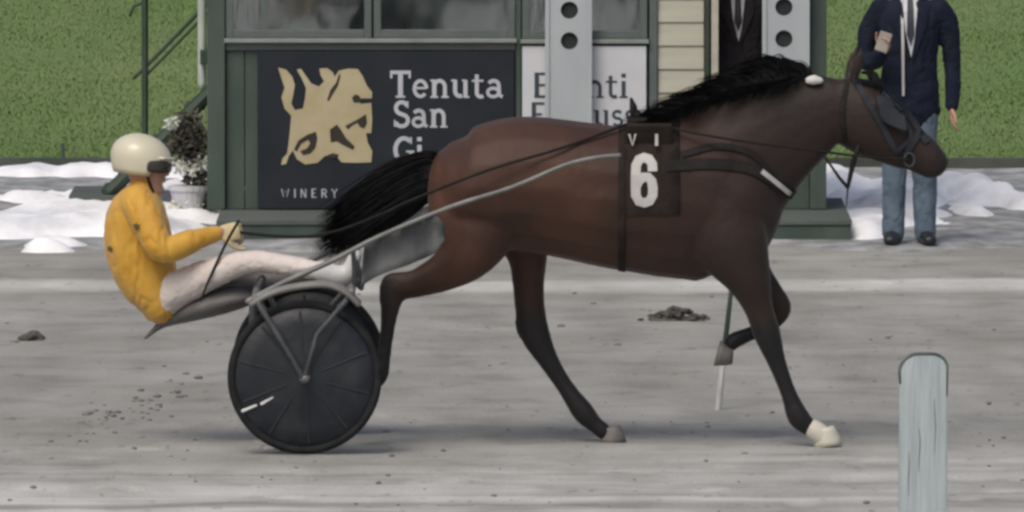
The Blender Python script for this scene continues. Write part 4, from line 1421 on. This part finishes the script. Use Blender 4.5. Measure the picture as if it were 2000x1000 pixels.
gp = [HC + f * x_ + s * y_ + u * .004 for x_, y_ in ((.02, -.106), (.07, -.092), (.105, -.055), (.116, 0), (.105, .055), (.07, .092), (.02, .106))]
loft(b.V, b.F, [(p_, .012, .030) for p_ in gp], ref=u, n=12, sub=4)
sub(b.build('goggles', 'visor', None, True), hm)
b = MB()
b.tube([HC + f * .01 + s * -.095 - u * .04, HC + f * .035 + s * -.06 - u * .115, HC + f * .05 - u * .135, HC + f * .035 + s * .06 - u * .115, HC + f * .01 + s * .095 - u * .04], .007, n=6, sub=5)
sub(b.build('chin_strap', 'leather', None, True), hm)

# reins and whip
rn = MB()
for q in (-1, 1):
    pts = [P(446, 452, q * .12), P(560, 462, q * .14), P(640, 456, q * .2), P(732, 424, q * .3), P(816, 386, q * .34), P(960, 330, q * .335), P(1100, 288, q * .25), P(1243, 235, q * .08)]
    if q > 0: pts[5].z += .0
    rn.tube(pts, .007, n=6, sub=4)
    e = P(1776, 312, q * .09)
    rn.tube([P(1243, 235, q * .08), P(1400, 268, q * .22), P(1560, 290, q * .19), P(1680, 305, q * .13), e], .006, n=6, sub=4)
o = rn.build('reins', 'leather', None, True)
tag(o, 'long black reins running from the driver along the horse to its bit', 'reins')
wp = MB(); wp.tube([P(466, 432, -.16), P(440, 478, -.2), P(404, 556, -.24), P(392, 588, -.26)], [.007, .007, .006, .004], n=8, sub=3)
tag(wp.build('whip', 'leather', None, True), 'thin dark whip held down from the glove of the yellow driver', 'whip')


# ---- standing men
def man(cx, Y, z0, label, suit, trouser, pose, lanyard, H=1.78):
    p_ = empty('person', (cx, Y, z0), label, 'person')
    f, s, u = frame((0, -1, 0))          # faces the camera; s = +x?
    s = Vector((1, 0, 0))
    k = H / 1.78
    def q(x, y, z): return Vector((cx + x, Y + y, z0 + z * k))
    hc = q(0, -.02, 1.655)
    rf = dict(ref=(0, 1, 0))
    LB = head_lofts(hc, f, s, u) + [{'c': [(q(0, 0, .86), .155, .11), (q(0, 0, .98), .15, .11), (q(0, -.01, 1.12), .145, .105), (q(0, -.01, 1.28), .165, .115), (q(0, 0, 1.40), .17, .10), (q(0, 0, 1.47), .09, .07)], **rf}]
    JK = [{'c': [(q(0, 0, .80), .19, .135), (q(0, 0, .95), .178, .13), (q(0, -.01, 1.10), .17, .125), (q(0, -.01, 1.28), .188, .135), (q(0, 0, 1.40), .195, .118), (q(0, .01, 1.475), .105, .08)], **rf}]
    TR = [{'c': [(q(0, 0, .82), .165, .115), (q(0, 0, .98), .16, .115)], **rf}]
    shoes = []
    for d in (-1, 1):
        LB.append({'c': [(q(d * .085, 0, .86), .085, .09), (q(d * .09, -.01, .5), .058, .062), (q(d * .093, .01, .30), .05, .055), (q(d * .095, .01, .08), .036, .04)], **rf})
        LB.append({'c': [(q(d * .097, .04, .045), .035, .038), (q(d * .105, -.06, .035), .042, .03), (q(d * .115, -.15, .028), .036, .022)], 'ref': (0, 0, 1)})
        TR.append({'c': [(q(d * .085, 0, .86), .095, .10), (q(d * .09, -.01, .5), .078, .08), (q(d * .094, .01, .30), .072, .075), (q(d * .096, .005, .06), .066, .078)], **rf})
        shoes.append({'c': [(q(d * .097, .055, .052), .045, .048), (q(d * .107, -.05, .046), .05, .042), (q(d * .120, -.175, .034), .042, .030)], 'ref': (0, 0, 1)})
        if pose == 'bent' and d < 0:
            a = [(q(-.17, 0, 1.42), .062), (q(-.235, .02, 1.30), .06), (q(-.262, .02, 1.12), .05), (q(-.225, -.12, 1.10), .046), (q(-.175, -.24, 1.165), .036)]
            hd = ((.25, -.55, .6), (.6, .5, .2))
        else:
            a = [(q(d * .17, 0, 1.42), .062), (q(d * .232, .01, 1.32), .06), (q(d * .255, .02, 1.12), .05), (q(d * .262, -.01, .95), .043), (q(d * .255, -.04, .83), .034)]
            hd = ((0, -.15, -1), (-d, 0, 0))
        LB.append({'c': [(c_, r_ * .82, r_ * .82) for c_, r_ in a], **rf})
        JK.append({'c': [(c_, r_ * 1.12, r_ * 1.12) for c_, r_ in a[:-1]] + [(a[-1][0] - Vector(hd[0]).normalized() * .01, a[-1][1] * 1.35, a[-1][1] * 1.35)], **rf})
        LB += hand_lofts(a[-1][0], hd[0], hd[1], -.3, 1.0, d)
    solid('body', LB, .007, 'skin', p_, 3)
    solid('trousers', TR, .009, trouser, p_, 3, wrinkle=.012, wscale=9, waniso=(1, 1, .6))
    jk = solid('jacket', JK, .009, suit, p_, 4, wrinkle=.012, wscale=8)
    for i, sh in enumerate(shoes):
        solid('shoe', [sh], .007, 'shoe', p_, 2)
    JB = bvh(jk)
    def fy(x, z, off):
        h = JB.ray_cast(Vector((x, Y - 1.5, z)), Vector((0, 1, 0)))
        return (h[0].y if h[0] is not None else Y - .09) - off
    def panel(name, poly, off, m_, th=.006):
        bm = bmesh.new()
        vs = [bm.verts.new((a, 0, b__)) for a, b__ in poly]
        fc = bm.faces.new(vs)
        bmesh.ops.triangulate(bm, faces=[fc])
        bmesh.ops.subdivide_edges(bm, edges=list(bm.edges), cuts=3, use_grid_fill=True)
        bmesh.ops.triangulate(bm, faces=list(bm.faces))
        for v in bm.verts: v.co.y = fy(v.co.x, v.co.z, off)
        r_ = bmesh.ops.extrude_face_region(bm, geom=list(bm.faces))
        bmesh.ops.translate(bm, vec=(0, -th, 0), verts=[v for v in r_['geom'] if isinstance(v, bmesh.types.BMVert)])
        bmesh.ops.recalc_face_normals(bm, faces=bm.faces)
        m2 = MB(); m2.bm(bm)
        return m2.build(name, m_, p_, False)
    Z = lambda z: z0 + z * k
    panel('shirt', [(cx - .055, Z(1.50)), (cx + .055, Z(1.50)), (cx + .05, Z(1.36)), (cx + .005, Z(1.13)), (cx - .045, Z(1.36))], .002, 'shirt')
    panel('tie', [(cx - .016, Z(1.49)), (cx + .016, Z(1.49)), (cx + .024, Z(1.27)), (cx + .002, Z(1.20)), (cx - .022, Z(1.27))], .010, 'tie')
    for d in (-1, 1):
        panel('lapel', [(cx + d * .05, Z(1.495)), (cx + d * .105, Z(1.42)), (cx + d * .10, Z(1.33)), (cx + d * .012, Z(1.10)), (cx + d * .045, Z(1.34))], .007, suit, .008)
    if lanyard:
        panel('lanyard', [(cx - .058, Z(1.48)), (cx - .040, Z(1.48)), (cx - .034, Z(.90)), (cx - .048, Z(.90))], .018, 'strap_white', .004)
    # hair
    hl = [{'c': [(hc + u * .045 - f * .03, .078, .085), (hc + u * .085 - f * .012, .068, .085), (hc + u * .105 - f * .01, .04, .055)], 'ref': f}, {'c': [(hc - u * .05 - f * .065, .05, .03), (hc + u * .04 - f * .06, .068, .045)], 'ref': f}]
    solid('hair', hl, .006, 'hairman', p_, 2, wrinkle=.01, wscale=40)
    eyes(hc, f, s, u, p_)
    return p_


man(P(1776, 300, 15.6).x, 15.6, .012, 'man in navy suit jacket and grey blue trousers standing in front of the snow', 'jacket_navy', 'jeans', 'bent', True)
tb = MB(); q = P(1722, 88, 15.3)
tb.box((q.x + .01, 15.27, q.z + .02), (.075, .03, .12), Matrix.Rotation(R(18), 3, 'Y'), .008)
tag(tb.build('notepad', mat('beige_pad', (.30, .27, .24), .8, (.36, .33, .3), 9)), 'small grey beige pad held up by the man in navy suit', 'notepad')
man(P(1440, 300, 17.65).x, 17.65, DZ + .002, 'man in charcoal suit and white shirt standing in the booth doorway', 'jacket_black', 'trouser_dark', 'down', False, 1.60)

# ------------------------------------------------------------------ foreground post, stake, clods
YF = -8.2
c = P(1803, 690, YF)
wd = 47 / (FPX / (60 + YF)); top = c.z
post = empty('rail_post', (c.x, YF, 0), 'weathered pale blue grey wooden post with rounded top nearest the camera', 'post')
out = [(c.x - wd, -.3), (c.x + wd, -.3), (c.x + wd, top - .075)]
out += [(c.x + wd - .062 + .062 * math.cos(R(a)), top - .062 + .062 * math.sin(R(a))) for a in (15, 35, 55, 75, 90)]
out += [(c.x - wd + .078 + .078 * math.cos(R(a)), top - .078 + .078 * math.sin(R(a))) for a in (90, 110, 130, 150, 170)]
bm = bmesh.new()
fc = bm.faces.new([bm.verts.new((x_, YF - .06, z_)) for x_, z_ in out])
r_ = bmesh.ops.extrude_face_region(bm, geom=[fc])
bmesh.ops.translate(bm, vec=(0, .12, 0), verts=[v for v in r_['geom'] if isinstance(v, bmesh.types.BMVert)])
bmesh.ops.recalc_face_normals(bm, faces=bm.faces)
bmesh.ops.bevel(bm, geom=[e for e in bm.edges], offset=.006, segments=2, affect='EDGES')
m_ = MB(); m_.bm(bm); m_.build('post_body', 'wood', post)
b = MB()
rim = [(c.x + wd - .004, top - .17), (c.x + wd - .001, top - .06)] + [(x_, z_) for x_, z_ in out[3:]] + [(c.x - wd + .004, top - .12)]
V, F = [], []
loft(V, F, [(Vector((x_, YF - .028, z_)), .006, .034) for x_, z_ in rim], ref=(0, 1, 0), n=10, sub=3)
pydata('worn_rim', V, F, 'post_rim', post, True)
# vertical cracks
for dx, z0_, z1_, w_ in ((-.016, .52, .70, .0018), (.048, .60, .82, .0016), (-.058, .42, .60, .0016)):
    b = MB(); b.tube([(c.x + dx + random.uniform(-.004, .004), YF - .0603, z0_ + (z1_ - z0_) * t) for t in (0, .25, .5, .75, 1)], [.001, w_, w_ * 1.1, w_, .001], n=6, sub=3)
    b.build('crack', 'post_rim', post)

b = MB(); YK = 2.3
b.tube([P(1402, 802, YK), P(1408, 750, YK), P(1414, 690, YK)], [.016, .015, .014], n=10)
stk = empty('marker_stake', (P(1402, 802, YK).x, YK, 0), 'thin leaning stake with pale lower half seen behind the front legs', 'stake')
b.build('lower_half', 'stake_pale', stk, True)
b = MB(); b.tube([P(1414, 689, YK), P(1421, 630, YK), P(1428, 566, YK)], [.014, .013, .011], n=10); b.build('upper_half', 'green_dark', stk, True)


def rock(r, sx=1.0, sy=1.0, sz=.6, seed=0):
    bm = bmesh.new()
    bmesh.ops.create_icosphere(bm, subdivisions=1 if r < .03 else 2, radius=r)
    for v in bm.verts:
        d = mnoise.noise(v.co * (1.6 / r) + Vector((seed * 3.7, 0, 0)))
        v.co *= 1 + .35 * d
        v.co.x *= sx; v.co.y *= sy; v.co.z *= sz
    return bm


def clump(px, py, wpx, hpx, label):
    d = 4.6 * FPX / (py + 1016); Y = d - 60
    p_ = P(px, py, Y)
    b = MB(); hw = wpx / 2 / (FPX / d); hz = hpx / (FPX / d)
    for i in range(70):
        t = max(-1.3, min(1.3, random.gauss(0, .42)))
        bm = rock(random.uniform(.008, .026), random.uniform(1, 1.8), 1.2, .7, i)
        bmesh.ops.translate(bm, vec=(p_.x + t * hw, Y + random.uniform(-.12, .12), .008 + max(0, hz * (1 - abs(t)) * random.random())), verts=bm.verts)
        b.bm(bm)
    b.bb(p_.x - hw * .9, p_.x + hw * .9, Y - .12, Y + .12, -.01, .012, .01)
    tag(b.build('dirt_clump', 'soil', None, True), label, 'dirt clump')


clump(1322, 625, 120, 22, 'low dark heap of dirt on the track behind the belly of the horse')
clump(66, 664, 46, 8, 'small dark lump of dirt on the track left of the driver')

b = MB()
for i in range(300):
    if i < 170:
        x_ = random.uniform(-2.7, 2.7); Y = random.uniform(-9, 1.5)
    elif i < 235:
        t = random.random(); x_ = P(330 - 190 * t + random.gauss(0, 18), 660, 0).x; Y = random.gauss(4.5 - 4 * t, .8)
    else:
        x_ = random.uniform(-3.2, 3.2); Y = random.uniform(1, 14)
    r = random.choice((.005, .007, .009, .013)) if i < 170 else random.choice((.007, .010, .015))
    bm = rock(r, random.uniform(1, 1.7), 1.1, .65, i)
    bmesh.ops.translate(bm, vec=(x_, Y, r * .2), verts=bm.verts)
    b.bm(bm)
tag(b.build('dirt_clods', 'clod', None, True), kind='stuff')
